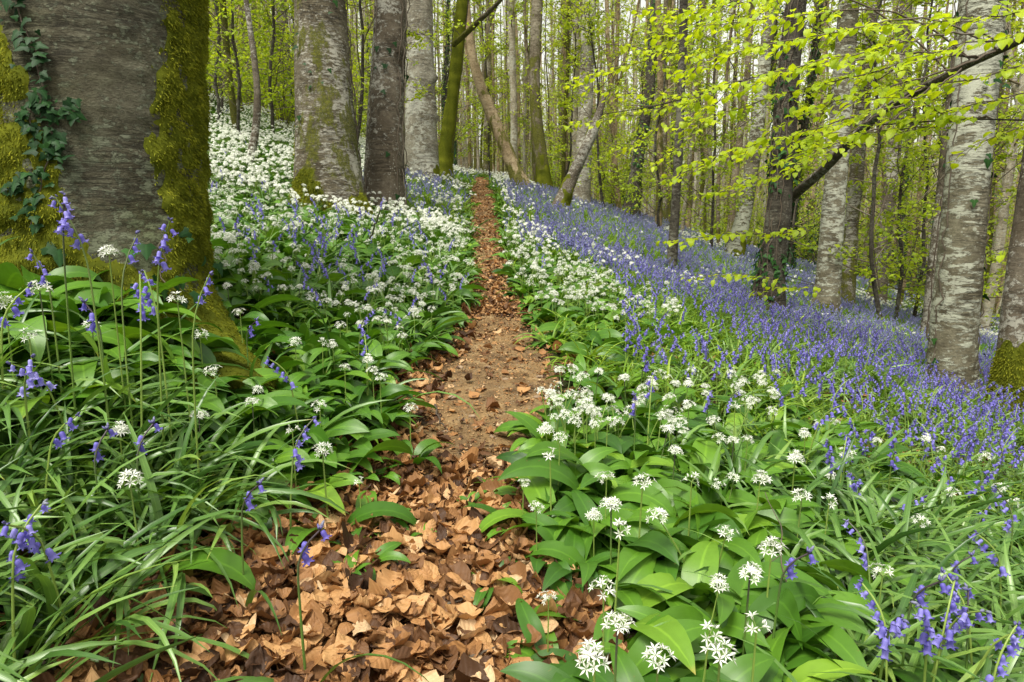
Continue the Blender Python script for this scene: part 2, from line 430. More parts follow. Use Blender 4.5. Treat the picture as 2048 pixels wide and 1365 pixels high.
def scatter(name, protos, pts, rot, scl, idx, kind='stuff'):
    """one stuff object: many small plants on a point cloud"""
    col = bpy.data.collections.new(name + '_sources')
    for i, me in enumerate(protos):
        col.objects.link(bpy.data.objects.new('%s_source_%02d' % (name, i), me))
    me = bpy.data.meshes.new(name); n = len(pts)
    me.vertices.add(n); me.vertices.foreach_set('co', np.asarray(pts, np.float32).ravel())
    for an, ty, dat, key in (('rot', 'FLOAT_VECTOR', rot, 'vector'), ('scl', 'FLOAT', scl, 'value'), ('pick', 'INT', idx, 'value')):
        a = me.attributes.new(an, ty, 'POINT')
        a.data.foreach_set(key, np.asarray(dat, np.int32 if ty == 'INT' else np.float32).ravel())
    ng = bpy.data.node_groups.new(name + '_nodes', 'GeometryNodeTree')
    ng.interface.new_socket('Geometry', in_out='INPUT', socket_type='NodeSocketGeometry')
    ng.interface.new_socket('Geometry', in_out='OUTPUT', socket_type='NodeSocketGeometry')
    N, L = ng.nodes.new, ng.links.new
    gi, go = N('NodeGroupInput'), N('NodeGroupOutput')
    ci = N('GeometryNodeCollectionInfo'); ci.inputs['Collection'].default_value = col
    ci.inputs['Separate Children'].default_value = True; ci.inputs['Reset Children'].default_value = True
    ip = N('GeometryNodeInstanceOnPoints'); ip.inputs['Pick Instance'].default_value = True
    def attr(n_, ty):
        a = N('GeometryNodeInputNamedAttribute'); a.data_type = ty; a.inputs['Name'].default_value = n_
        return a.outputs['Attribute']
    e = N('FunctionNodeEulerToRotation')
    L(attr('rot', 'FLOAT_VECTOR'), e.inputs[0]); L(e.outputs[0], ip.inputs['Rotation'])
    L(attr('scl', 'FLOAT'), ip.inputs['Scale']); L(attr('pick', 'INT'), ip.inputs['Instance Index'])
    L(gi.outputs[0], ip.inputs['Points']); L(ci.outputs[0], ip.inputs['Instance']); L(ip.outputs[0], go.inputs[0])
    o = obj(name, me); md = o.modifiers.new('scatter', 'NODES'); md.node_group = ng
    return tag(o, kind=kind)

# ------------------------------------------------------------------ ground and path
def axis(lo, hi, n, p):
    t = np.linspace(-1, 1, n)
    s = np.sign(t) * np.abs(t) ** p
    return np.where(s < 0, -s * lo, s * hi)
gx = axis(-260., 260., 241, 3.2)
gy = np.concatenate([np.linspace(-30, 0, 16)[:-1], np.linspace(0, 9, 76)[:-1], np.linspace(9, 30, 70)[:-1], np.linspace(30, 90, 60)[:-1], np.linspace(90, 420, 30)])
GX, GY = np.meshgrid(gx, gy)
gm = MB().add(np.stack([GX, GY, height(GX, GY)], -1), gridq(1, len(gy) - 1, len(gx) - 1))
tag(obj('ground', gm.mesh('ground', M_GROUND)), kind='structure')

py_ = np.concatenate([np.linspace(-.4, 9, 240)[:-1], np.linspace(9, 27, 160)])
cc = np.linspace(-1, 1, 25)
PXX = (xl(py_) + xr(py_))[:, None] / 2 + (xr(py_) - xl(py_))[:, None] / 2 * cc[None] * 1.12
PYY = np.repeat(py_[:, None], 25, 1)
PZ = height(PXX, PYY) + .016 * (1 - cc[None] ** 4) - .006 + .006 * sines(np.stack([PXX, PYY], -1), 9, 3.5)
pm = MB().add(np.stack([PXX, PYY, PZ], -1), gridq(1, len(py_) - 1, 24))
tag(obj('path', pm.mesh('path', M_PATH)), kind='structure')

# ------------------------------------------------------------------ fallen leaves
def dead_leaves(n, pos, L, tilt, flat=1.0, res=(5, 4)):
    ns, nw = res
    s = np.linspace(0, 1, ns + 1); c = np.linspace(-1, 1, nw + 1)
    w = (np.sin(PI * s ** .88) ** .62 * .33 + .008)
    S, Cc = np.meshgrid(s, c, indexing='ij')
    Wd = np.broadcast_to(w[:, None], S.shape)
    edge = 1 + .12 * np.sin(S[None] * rng.uniform(12, 26, (n, 1, 1)) + rng.uniform(0, 6, (n, 1, 1))) * (np.abs(Cc)[None] > .9) * rng.uniform(-1, 1, (n, 1, 1))
    X = (S - .5)[None].repeat(n, 0); Y = (Cc * Wd)[None] * rng.uniform(.75, 1.2, (n, 1, 1)) * edge
    k1 = rng.normal(0, 1.7, (n, 1, 1)); k2 = rng.normal(0, .8, (n, 1, 1)); k3 = rng.uniform(-.06, .06, (n, 1, 1))
    Z = flat * (k1 * Y ** 2 + k2 * X ** 2 + k3 * np.sin(S * 11 + 3 * Cc)[None] + .030 * rng.normal(0, 1, (n, 1, 1)) * np.sin(7.5 * Cc[None] + 6 * S[None] + rng.uniform(0, 6, (n, 1, 1))) + .022 * rng.normal(0, 1, (n, 1, 1)) * np.sin(15 * S[None] - 5 * Cc[None] + rng.uniform(0, 6, (n, 1, 1))) + .25 * rng.normal(0, 1, (n, 1, 1)) * X * Y + rng.uniform(-.06, .12, (n, 1, 1)) * np.abs(Y))
    loc = np.stack([X, Y, Z], -1) * np.asarray(L)[:, None, None, None]
    yaw = rng.uniform(0, 2 * PI, n); tx = rng.normal(0, tilt, n); ty = rng.normal(0, tilt, n)
    R = np.array([np.array(Euler((a, b, 0)).to_matrix()) for a, b in zip(tx, ty)])
    cz, sz = np.cos(yaw), np.sin(yaw); O = np.zeros(n); I = np.ones(n)
    Rz = np.stack([np.stack([cz, -sz, O], -1), np.stack([sz, cz, O], -1), np.stack([O, O, I], -1)], 1)
    V = np.einsum('nij,nabj->nabi', R @ Rz, loc) + pos[:, None, None]
    ld = np.zeros(V.shape); ld[..., 0] = Cc; ld[..., 1] = S
    ld[..., 2] = np.clip(rng.beta(1.3, 1.4, n), 0, 1)[:, None, None]
    return V.reshape(-1, 3), gridq(n, ns, nw), ld.reshape(-1, 3)

def strewn(n, ylo, yhi, xa, xb, edge=None):
    y = rng.uniform(ylo, yhi, n); a, b = xa(y), xb(y)
    x = a + (b - a) * rng.uniform(0, 1, n)
    return x, y
lm = MB()
def put(mb, res): mb.add(res[0], res[1], None, res[2])
# near drift of big leaves
y = rng.uniform(.75, 2.3, 5200); a_, b_ = xl(y) - .07, xr(y) + .08
x = a_ + (b_ - a_) * rng.uniform(0, 1, len(y))
keep = rng.uniform(0, 1, len(y)) < np.clip((2.5 - y) / .7, .2, 1); x, y = x[keep], y[keep]
z = height(x, y) + rng.uniform(.006, .05, len(x)) * np.clip((2.4 - y) / .6, .3, 1)
put(lm, dead_leaves(len(x), np.stack([x, y, z], -1), rng.uniform(.034, .090, len(x)), .25, 1.1, (10, 6)))
# small broken pieces between
x, y = strewn(5200, .8, 5.2, lambda y: xl(y) - .05, lambda y: xr(y) + .05)
keep = rng.uniform(0, 1, len(y)) < np.where((y > 2.4) & (y < 4.5), .38, 1); x, y = x[keep], y[keep]
z = height(x, y) + rng.uniform(.014, .024, len(x))
put(lm, dead_leaves(len(x), np.stack([x, y, z], -1), rng.uniform(.008, .028, len(x)), .25, res=(3, 2)))
# crumbs
y = rng.uniform(1.0, 6.5, 9000); x = xl(y) + (xr(y) - xl(y)) * rng.uniform(-.02, 1.02, len(y))
put(lm, dead_leaves(len(x), np.stack([x, y, height(x, y) + rng.uniform(.014, .021, len(x))], -1), rng.uniform(.004, .013, len(x)), .3, res=(2, 1)))
# leaves at the edges of the trodden part
x, y = strewn(3200, 2.1, 5.2, lambda y: xl(y) - .15, lambda y: xr(y) + .15)
mid = (x - xl(y)) / (xr(y) - xl(y))
keep = rng.uniform(0, 1, len(x)) < np.clip(np.abs(mid - .66) * 2.8 - 1.0, .015, 1)
x, y = x[keep], y[keep]
put(lm, dead_leaves(len(x), np.stack([x, y, height(x, y) + rng.uniform(.014, .035, len(x))], -1), rng.uniform(.035, .075, len(x)), .3, 1.4, res=(6, 4)))
# further up the path
y = 4.6 + 19 * rng.uniform(0, 1, 6000) ** 1.6
x = xl(y) + (xr(y) - xl(y)) * rng.uniform(-.1, 1.1, len(y))
put(lm, dead_leaves(len(x), np.stack([x, y, height(x, y) + rng.uniform(.012, .03, len(x))], -1), rng.uniform(.02, .05, len(x)), .25, res=(3, 2)))
# under the plants
y = rng.uniform(.6, 6, 2600); x = rng.uniform(-1, 1, len(y)) * (.5 + .72 * y)
put(lm, dead_leaves(len(x), np.stack([x, y, height(x, y) + rng.uniform(.006, .02, len(x))], -1), rng.uniform(.045, .08, len(x)), .25, res=(3, 2)))
tag(obj('leaf_litter', lm.mesh('leaf_litter', M_LITTER)), kind='stuff')

# ------------------------------------------------------------------ plant prototypes
def petal_template(fine=True):
    v, t = [], []
    for k in range(6):
        a = k * PI / 3 + (.12 if k % 2 else 0); ca, sa = math.cos(a), math.sin(a)
        def P(r, o, z): return (r * ca - o * sa, r * sa + o * ca, z)
        b = len(v)
        if fine:
            v += [P(.03, 0, 0), P(.42, .135, .22), P(.46, 0, .15), P(.42, -.135, .22), P(1.0, 0, .30)]
            t += [(b, b + 2, b + 1), (b, b + 3, b + 2), (b + 1, b + 2, b + 4), (b + 2, b + 3, b + 4)]
        else:
            v += [P(.0, .10, 0), P(.0, -.10, 0), P(.6, -.16, .2), P(1., 0, .3), P(.6, .16, .2)]
            t += [(b, b + 1, b + 2), (b, b + 2, b + 4), (b + 2, b + 3, b + 4)]
    return np.array(v), np.array(t)
PT_F, PT_L = petal_template(True), petal_template(False)

SPINDLE_V = np.array([(0, 0, 0)] + [(.22 * math.cos(t), .22 * math.sin(t), .35) for t in np.arange(5) * 2 * PI / 5] + [(.16 * math.cos(t), .16 * math.sin(t), .75) for t in np.arange(5) * 2 * PI / 5] + [(0, 0, 1)])
SPINDLE_T = np.array([(0, 1 + (i + 1) % 5, 1 + i) for i in range(5)] + [(11, 6 + i, 6 + (i + 1) % 5) for i in range(5)])
SPINDLE_Q = np.array([(1 + i, 1 + (i + 1) % 5, 6 + (i + 1) % 5, 6 + i) for i in range(5)])
def umbel(mb, top, n, r_ped, size, fine=True, mp=0, ms=1, axis=(0, 0, 1)):
    i = np.arange(n) + .5
    el = np.arcsin(1 - 1.0 * i / n) + rng.normal(0, .16, n); az = i * 2.39996 + rng.uniform(0, 6)
    d = np.stack([np.cos(el) * np.cos(az), np.cos(el) * np.sin(az), np.sin(el)], -1) + rng.normal(0, .28, 3) * [1, 1, .2]
    d /= np.linalg.norm(d, axis=1, keepdims=True)
    r = r_ped * rng.uniform(.6, 1.25, n)
    pos = np.asarray(top) + d * r[:, None]
    dd = d + np.array([0, 0, .35])
    if fine:
        P = np.stack([np.repeat(np.asarray(top)[None], n, 0), pos], 1)
        V, Q, L = tubes(P, np.full((n, 2), .0007), 3); mb.add(V, Q, None, L, ms)
    stamp(mb, *((PT_F[0], None, PT_F[1]) if fine else (PT_L[0], None, PT_L[1])), pos, dd, size * rng.uniform(.8, 1.15, n), m=mp)

def garlic_leaves(mb, n, Lm, Wm, ns=11, nw=4, spread=.03, th0=(1.0, 1.5), th1=(-1.35, -.25), m=0, vmean=None):
    az = rng.uniform(0, 2 * PI) + np.arange(n) * 2.4 + rng.normal(0, .3, n)
    b = np.stack([np.cos(az), np.sin(az), 0 * az], -1) * rng.uniform(.2, 1, (n, 1)) * spread
    b[:, 2] -= .02
    L = Lm * rng.uniform(.72, 1.2, n); W = Wm * rng.uniform(.75, 1.2, n) * (L / Lm) ** .5
    V, Q, ld, P = arch(b, az, L, W, rng.uniform(*th0, n), rng.uniform(*th1, n), ns, nw, prof_garlic, rng.uniform(.9, 1.4), .28, .12,
                       rng.normal(0, .5, n), rng.normal(0, .35, n), .06, None if vmean is None else np.clip(rng.normal(vmean, .2, n), 0, 1))
    mb.add(V, Q, None, ld, m)

def stalk(mb, base, H, lean, az, r=.0022, K=7, ns=5, nod=0., m=0, var=None):
    s = np.linspace(0, 1, K)
    hx = lean * s ** 1.6 * H + nod * np.clip((s - .72) / .28, 0, 1) ** 2 * H
    z = H * (s - .35 * nod * np.clip((s - .72) / .28, 0, 1) ** 2)
    P = np.asarray(base) + np.stack([hx * math.cos(az), hx * math.sin(az), z], -1)
    V, Q, ld = tubes(P, r * (1.15 - .45 * s), ns, None if var is None else [var]); mb.add(V, Q, None, ld, m)
    return P

def bell_template(sides, fine):
    if fine:
        prof = [(0, .07), (.06, .22), (.30, .29), (.62, .26), (.86, .30)]
        th = np.arange(sides) * 2 * PI / sides
        v = [(r * math.cos(t), r * math.sin(t), z) for z, r in prof for t in th]
        q = [(k * sides + i, k * sides + (i + 1) % sides, (k + 1) * sides + (i + 1) % sides, (k + 1) * sides + i) for k in range(len(prof) - 1) for i in range(sides)]
        b = len(v); last = (len(prof) - 1) * sides; t_ = []
        for i in range(sides):
            a0 = th[i]; a1 = a0 + 2 * PI / sides; am = (a0 + a1) / 2
            v.append((.52 * math.cos(am), .52 * math.sin(am), 1.0)); k = len(v) - 1
            v.append((.64 * math.cos(am), .64 * math.sin(am), .88)); k2 = len(v) - 1
            t_ += [(last + i, last + (i + 1) % sides, k), (last + i, k, k2), (k, last + (i + 1) % sides, k2)]
        return np.array(v, float), np.array(q), np.array(t_)
    th = np.arange(3) * 2 * PI / 3
    v = [(0, 0, 0)] + [(.42 * math.cos(t), .42 * math.sin(t), .35) for t in th] + [(.62 * math.cos(t + .5), .62 * math.sin(t + .5), 1) for t in th]
    t_ = [(0, 1, 2), (0, 2, 3), (0, 3, 1)]; q = [(1, 2, 5, 4), (2, 3, 6, 5), (3, 1, 4, 6)]
    return np.array(v, float), np.array(q), np.array(t_)
BELL_F, BELL_L = bell_template(6, True), bell_template(3, False)
BELL_M = bell_template(5, True)

def bells_on(P, n, az, mb=None, tmpl=BELL_F, size=.018, m=0, sep=None, var=None):
    """n bells hanging along the top of the stalk P; sep collects one MB each"""
    K = len(P); ht = float(P[-1, 2] - P[0, 2]); f = np.linspace(.99 - min(.0145 * n + .008, .105) / max(ht, .2), .985, n); out = []
    s = np.linspace(0, 1, K)
    pos = np.stack([np.interp(f, s, P[:, i]) for i in range(3)], -1)
    a = az + rng.normal(0, 1.1, n)
    side = np.stack([np.cos(a), np.sin(a), 0 * a], -1)
    drop = np.linspace(0, .004, n)[:, None]
    p1 = pos + side * .007 * rng.uniform(.6, 1.5, (n, 1)) + np.array([0, 0, .002])
    ax = side * rng.uniform(.15, .75, (n, 1)) + np.array([0, 0, -1.0])
    sz = size * 1.12 * np.linspace(1.05, .8, n) * rng.uniform(.9, 1.1, n)
    v = np.clip(rng.normal(.5 if var is None else var, .22, n), 0, 1)
    if mb is not None:
        stamp(mb, *tmpl, p1, ax, sz, var=v, m=m)
    else:
        for k in range(n):
            q = MB(); stamp(q, *tmpl, p1[k:k + 1], ax[k:k + 1], sz[k:k + 1], var=v[k:k + 1]); sep.append(q)
    return p1, pos

def buds_on(P, n, az, mb, size=.013, m=0):
    a = az + rng.normal(0, .7, n); tip = P[-1]
    pos = tip + rng.normal(0, .002, (n, 3)); ax = np.stack([np.cos(a), np.sin(a), rng.uniform(-.5, 1.1, n)], -1)
    stamp(mb, SPINDLE_V, SPINDLE_Q, SPINDLE_T, pos, ax, size * rng.uniform(.7, 1.2, n), m=m)

def strap_leaves(mb, n, Lm, Wm, ns=9, nw=2, th0=(.85, 1.4), th1=(-1.0, .2), m=0, spread=.015, az0=None, azs=None):
    az = rng.uniform(0, 2 * PI, n) if az0 is None else rng.normal(az0, azs, n)
    b = np.stack([np.cos(az), np.sin(az), 0 * az], -1) * spread; b[:, 2] -= .02
    V, Q, ld, P = arch(b, az, Lm * rng.uniform(.65, 1.15, n), Wm * rng.uniform(.75, 1.2, n), rng.uniform(*th0, n), rng.uniform(*th1, n),
                       ns, nw, prof_strap, rng.uniform(1., 1.8), .35, 0, rng.normal(0, .6, n), rng.normal(0, .5, n))
    mb.add(V, Q, None, ld, m)

# --- garlic things: foliage + flower stems, each with its flower head
def garlic_spec(nl, L, W, heads, H=.27, central=False, vmean=None):
    f = MB(); garlic_leaves(f, nl, L, W, vmean=vmean)
    spec = [('foliage', f.mesh('garlic_foliage', M_GARLIC), [])]; tops = []
    for k in range(heads):
        az = rng.uniform(0, 2 * PI); lean = 0.02 if central else rng.uniform(.05, .4)
        sb = MB(); P = stalk(sb, (rng.normal(0, .008), rng.normal(0, .008), -.01), H * (1 if central else rng.uniform(.8, 1.1)), lean, az, .0024, 7, 5)
        hb = MB(); n = int(rng.integers(8, 19)) if rng.uniform() > .2 else int(rng.integers(3, 7))
        umbel(hb, P[-1], n, .021 * rng.uniform(.8, 1.1), .0125 * rng.uniform(.85, 1.08), True)
        nb = int(rng.integers(1, 5)); av = rng.normal(0, 1, (nb, 3)); av[:, 2] = np.abs(av[:, 2]); av /= np.linalg.norm(av, axis=1, keepdims=True)
        stamp(hb, SPINDLE_V, SPINDLE_Q, SPINDLE_T, P[-1] + av * .013, av, .011)
        spec.append(('flower_stem', sb.mesh('garlic_stem', M_STEM), [('flower_head', hb.mesh('garlic_flower_head', [M_PETAL, M_PEDICEL]))]))
        tops.append(P[-1])
    return spec, tops

GARLIC1 = [garlic_spec(int(rng.integers(5, 8)), .25, .032, 1, .235, True) for _ in range(6)]      # one head on a central stem
GARLIC0 = [garlic_spec(int(rng.integers(6, 9)), .24, .031, 0) for _ in range(6)]                  # leaves only
GARLIC2 = [garlic_spec(int(rng.integers(5, 8)), .22, .027, 2, .25) for _ in range(5)]
GARLICB = [garlic_spec(int(rng.integers(5, 7)), .33, .043, 0, vmean=.6) for _ in range(4)]           # broad leaved

# --- bluebell things
def bluebell_spec(nl, H, nb, sep, L=.34, W=.0075, buds=2, var=.5, lean=None, nod=.13):
    f = MB(); strap_leaves(f, nl, L, W)
    spec = [('foliage', f.mesh('bluebell_foliage', M_STRAP), [])] if nl else []
    az = rng.uniform(0, 2 * PI); sb = MB()
    P = stalk(sb, (0, 0, -.01), H, rng.uniform(0, .18) if lean is None else lean, az, .0027, 14, 5, nod, var=rng.uniform(0, 1))
    subs = []
    if sep:
        bl = []; bells_on(P, nb, az, None, BELL_F, .0185, sep=bl, var=var)
        subs += [('flower_bell', b.mesh('bluebell_flower', M_BELL)) for b in bl]
    else:
        b = MB(); bells_on(P, nb, az, b, BELL_M, .018, var=var); subs.append(('flower_spike', b.mesh('bluebell_spike', M_BELL)))
    if buds:
        b = MB(); buds_on(P, buds + 1, az, b); subs.append(('flower_buds', b.mesh('bluebell_buds', M_BUD)))
    spec.append(('flower_stem', sb.mesh('bluebell_stem', M_STEM), subs))
    return spec, P[int(len(P) * .85)]
BLUE_N = [bluebell_spec(int(rng.integers(3, 6)), h, nb, True, buds=bd, var=v) for h, nb, bd, v in
          ((.36, 6, 3, .35), (.34, 4, 3, .3), (.38, 8, 2, .6), (.33, 3, 4, .25), (.37, 5, 2, .9), (.35, 7, 2, .45))]
BLUE_S = [bluebell_spec(int(rng.integers(2, 5)), .32 * rng.uniform(.85, 1.15), int(rng.integers(5, 10)), False, .3, .006, var=rng.uniform(.35, .6)) for _ in range(8)]

# --- merged small versions for the carpets
def flat_spec(spec, name):
    """join a spec's meshes into one mesh for scattering"""
    import bmesh
    mats, out = [], MB()
    for pn, me, subs in spec:
        for m_ in [me] + [s[1] for s in subs]:
            n = len(m_.vertices); V = np.zeros(n * 3); m_.vertices.foreach_get('co', V)
            ld = np.zeros(n * 3); m_.attributes['ld'].data.foreach_get('vector', ld)
            q, t, qm, tm = [], [], [], []
            for p in m_.polygons:
                mt = m_.materials[p.material_index]
                if mt not in mats: mats.append(mt)
                (q if p.loop_total == 4 else t).append(list(p.vertices)); (qm if p.loop_total == 4 else tm).append(mats.index(mt))
            out.v.append(V.reshape(-1, 3)); out.ld.append(ld.reshape(-1, 3))
            if q: out.q.append(np.array(q) + out.n); out.qm.append(np.array(qm))
            if t: out.t.append(np.array(t) + out.n); out.tm.append(np.array(tm))
            out.n += n
    return out.mesh(name, mats)

SLOPE = np.array([-.285, .07])
def clump(name, radius, n, kind, slope=SLOPE, flowers=1.0):
    mb = MB(); r = radius * np.sqrt(rng.uniform(0, 1, n)); a = rng.uniform(0, 2 * PI, n)
    B = np.stack([r * np.cos(a), r * np.sin(a), 0 * r], -1); B[:, 2] = B[:, :2] @ slope
    for b in B:
        if kind == 'garlic':
            s_ = MB(); garlic_leaves(s_, int(rng.integers(3, 6)), .19, .026, 4, 2); mb.merge(s_, Matrix.Translation(b))
            for k in range(rng.poisson(flowers)):
                az = rng.uniform(0, 6.28); ln = rng.uniform(0, .35); H = .25 * rng.uniform(.8, 1.15)
                s_ = MB(); P = stalk(s_, b, H, ln, az, .002, 3, 3, m=1); umbel(s_, P[-1], 9, .018, .0145, False, 2, 1); mb.merge(s_)
        else:
            s_ = MB(); strap_leaves(s_, int(rng.integers(3, 6)), .29, .0065, 4, 1, (1.0, 1.5), (-.6, .8)); mb.merge(s_, Matrix.Translation(b))
            for k in range(rng.poisson(flowers)):
                az = rng.uniform(0, 6.28); H = .29 * rng.uniform(.75, 1.2)
                s_ = MB(); P = stalk(s_, b + rng.normal(0, .02, 3) * [1, 1, 0], H, rng.uniform(0, .2), az, .0022, 5, 3, .12, 1)
                bells_on(P, int(rng.integers(5, 9)), az, s_, BELL_L, .020, 2, var=rng.uniform(.3, .7)); mb.merge(s_)
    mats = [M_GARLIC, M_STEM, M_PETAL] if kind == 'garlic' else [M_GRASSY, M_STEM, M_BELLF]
    return mb.mesh(name, mats)
GC = [clump('garlic_clump', .26, 11, 'garlic', flowers=.75) for _ in range(6)] + [clump('garlic_clump', .26, 11, 'garlic', flowers=.3) for _ in range(4)]
BC = [clump('bluebell_clump', .28, 13, 'blue', flowers=.30) for _ in range(8)] + [clump('bluebell_clump', .28, 13, 'blue', flowers=.25) for _ in range(4)]
G1M = [flat_spec(s[0], 'garlic_plant_small') for s in GARLIC1 + GARLIC2]
G0M = [flat_spec(s[0], 'garlic_plant_leaves') for s in GARLIC0 + GARLICB[:2]]
B1M = [flat_spec(s[0], 'bluebell_plant_small') for s in BLUE_S]
def grassy(n, L, W):
    f = MB(); strap_leaves(f, n, L, W, 7, 2, (.8, 1.45), (-1.2, .3)); return f
B0M = [grassy(6, .40, .0078).mesh('bluebell_leaves', M_STRAP) for _ in range(6)]
B0G = [grassy(8, .30, .006).mesh('bluebell_leaves_bright', M_GRASSY) for _ in range(6)]

# tree footprints to keep plants out of
FOOT = []
# ------------------------------------------------------------------ trees: helpers
def trunk_grid(P, R, ns, seed, lump=.06, flare=.5, fh=.35, roots=5, rootamp=.35, rdir=None, h0=.25):
    """a lumpy trunk skin along P: returns grid (K, ns+1, 3), outward normals"""
    P = np.asarray(P, float); R = np.asarray(R, float)
    V, Q, ld = tubes(P, np.ones(len(P)), ns)
    G = V.reshape(len(P), ns + 1, 3); D = G - P[:, None]
    h = P[:, 2] - P[0, 2]
    ang = np.arctan2(D[..., 1], D[..., 0])
    r2 = np.random.default_rng(seed)
    rad = R[:, None] * np.ones((1, ns + 1))
    rs = sum(r2.uniform(.4, 1) * np.maximum(0, np.cos((ang - a))) ** 6 for a in (rdir if rdir is not None else r2.uniform(0, 2 * PI, roots)))
    e = np.exp(-np.maximum(h - h0, 0) / fh)[:, None]
    rs = rs * (1 + .25 * sines(P[:, None] * [0, 0, 3.] + D * 1.2, seed + 3, 1.1))
    rad = rad * (1 + flare * e + rootamp * e ** 1.5 * rs)
    cp = P[:, None] * np.array([1, 1, .55]) + D * R[:, None, None] * 1.0
    sc = 1 / max(R[len(R) // 2], .03)
    rad = rad * (1 + lump * sines(cp, seed, .16 * sc) + lump * .45 * sines(cp, seed + 1, .45 * sc))
    G = P[:, None] + D * rad[..., None]
    return G, D, Q, ld

def px_path(pts, t, extra=3.0, K=40, drift=0.0, sink=.3, base=None):
    """smooth axis through pixel points at one depth, running on above the frame and below the ground"""
    W = np.array([at_depth(x, y, t + drift * i) for i, (x, y) in enumerate(pts)])
    if base is not None: W = W - W[0] + base
    d0 = W[0] - W[1]; d0 /= np.linalg.norm(d0); d1 = W[-1] - W[-2]; d1 /= np.linalg.norm(d1)
    W = np.concatenate([[W[0] + d0 * sink], W, [W[-1] + d1 * extra]])
    L = np.concatenate([[0], np.cumsum(np.linalg.norm(np.diff(W, axis=0), axis=1))])
    u = np.linspace(0, L[-1], K)
    P = np.stack([np.interp(u, L, W[:, i]) for i in range(3)], -1)
    k = max(1, K // 14)
    for _ in range(2):
        Q = P.copy()
        for j in range(1, K - 1):
            a = max(0, j - k); b = min(K, j + k + 1); m = min(j - a, b - 1 - j); Q[j] = P[j - m:j + m + 1].mean(0)
        P = Q
    return P, u / L[-1], L

def surf_samples(G, D, n, prob):
    """random points on the skin with probability per face"""
    p = (prob[:-1, :-1] + prob[1:, 1:]) / 2
    a = np.linalg.norm(G[1:, :-1] - G[:-1, :-1], axis=-1) * np.linalg.norm(G[:-1, 1:] - G[:-1, :-1], axis=-1)
    w = (p * a).ravel(); w = w / w.sum()
    f = rng.choice(len(w), n, p=w); i, j = np.unravel_index(f, p.shape)
    u, v = rng.uniform(0, 1, n)[:, None], rng.uniform(0, 1, n)[:, None]
    P = (G[i, j] * (1 - u) + G[i + 1, j] * u) * (1 - v) + (G[i, j + 1] * (1 - u) + G[i + 1, j + 1] * u) * v
    N = D[i, j]; N = N / np.linalg.norm(N, axis=-1, keepdims=True)
    return P, N

def fuzz(mb, P, N, ln, w, down=.5, m=0, var=None):
    n = len(P)
    d = N + rng.normal(0, .55, (n, 3)) + np.array([0, 0, -down])
    d /= np.linalg.norm(d, axis=-1, keepdims=True)
    s = np.cross(d, rng.normal(0, 1, (n, 3))); s /= np.linalg.norm(s, axis=-1, keepdims=True)
    L = ln * rng.uniform(.5, 1.4, n)[:, None]
    b = P - N * .003
    mid = b + d * L * .6; tip = b + d * L + np.array([0, 0, -.25]) * L
    V = np.stack([b - s * w * .6, b + s * w * .6, mid + s * w, tip, mid - s * w], 1)
    o = np.arange(n)[:, None] * 5
    ld = np.zeros((n, 5, 3)); ld[:, :, 2] = np.clip((rng.uniform(0, 1, n) if var is None else var)[:, None] + np.array([-.15, -.15, 0, .2, 0])[None], 0, 1)
    mb.add(V, o + np.array([[0, 1, 2, 4]]), o + np.array([[4, 2, 3]]), ld.reshape(-1, 3), m)

IV = np.array([(0, 0, 0), (.27, -.05, -.16), (.52, -.12, .10), (.27, -.04, .32), (.22, -.05, .58), (0, -.10, 1.0), (-.22, -.05, .58), (-.27, -.04, .32), (-.52, -.12, .10), (-.27, -.05, -.16), (0, .03, .28)], float)
IT = np.array([(10, i, (i + 1) % 10) for i in range(10)])
ILD = np.stack([IV[:, 0] * 1.5, IV[:, 2], IV[:, 0] * 0], -1)
def ivy_leaves(mb, P, N, size, m=0, lift=.01):
    n = len(P)
    down = np.array([0, 0, -1.0]) + rng.normal(0, .7, (n, 3))
    nn = N + rng.normal(0, .35, (n, 3)) + np.array([0, 0, .35]); nn /= np.linalg.norm(nn, axis=-1, keepdims=True)
    Z = down - (down * nn).sum(-1, keepdims=True) * nn; Z /= np.linalg.norm(Z, axis=-1, keepdims=True)
    X = np.cross(nn, Z); sz = size * rng.uniform(.5, 1.25, n)
    V = (P + N * lift * rng.uniform(.5, 2, (n, 1)))[:, None] + (X[:, None] * IV[None, :, 0:1] + nn[:, None] * IV[None, :, 1:2] + Z[:, None] * IV[None, :, 2:3]) * sz[:, None, None]
    o = (np.arange(n) * 11)[:, None, None]
    ld = np.tile(ILD[None], (n, 1, 1)); ld[..., 2] = (rng.beta(1.3, 2.2, n))[:, None]
    mb.add(V, None, (IT[None] + o).reshape(-1, 3), ld.reshape(-1, 3), m)

LEAF_V = np.array([(0, 0, 0), (.30, .05, .42), (0, -.03, 1), (-.30, .05, .42)], float); LEAF_Q = np.array([(0, 1, 2, 3)])
LEAF_LD = np.array([(0, 0, 0), (1, .4, 0), (0, 1, 0), (-1, .4, 0)], float)

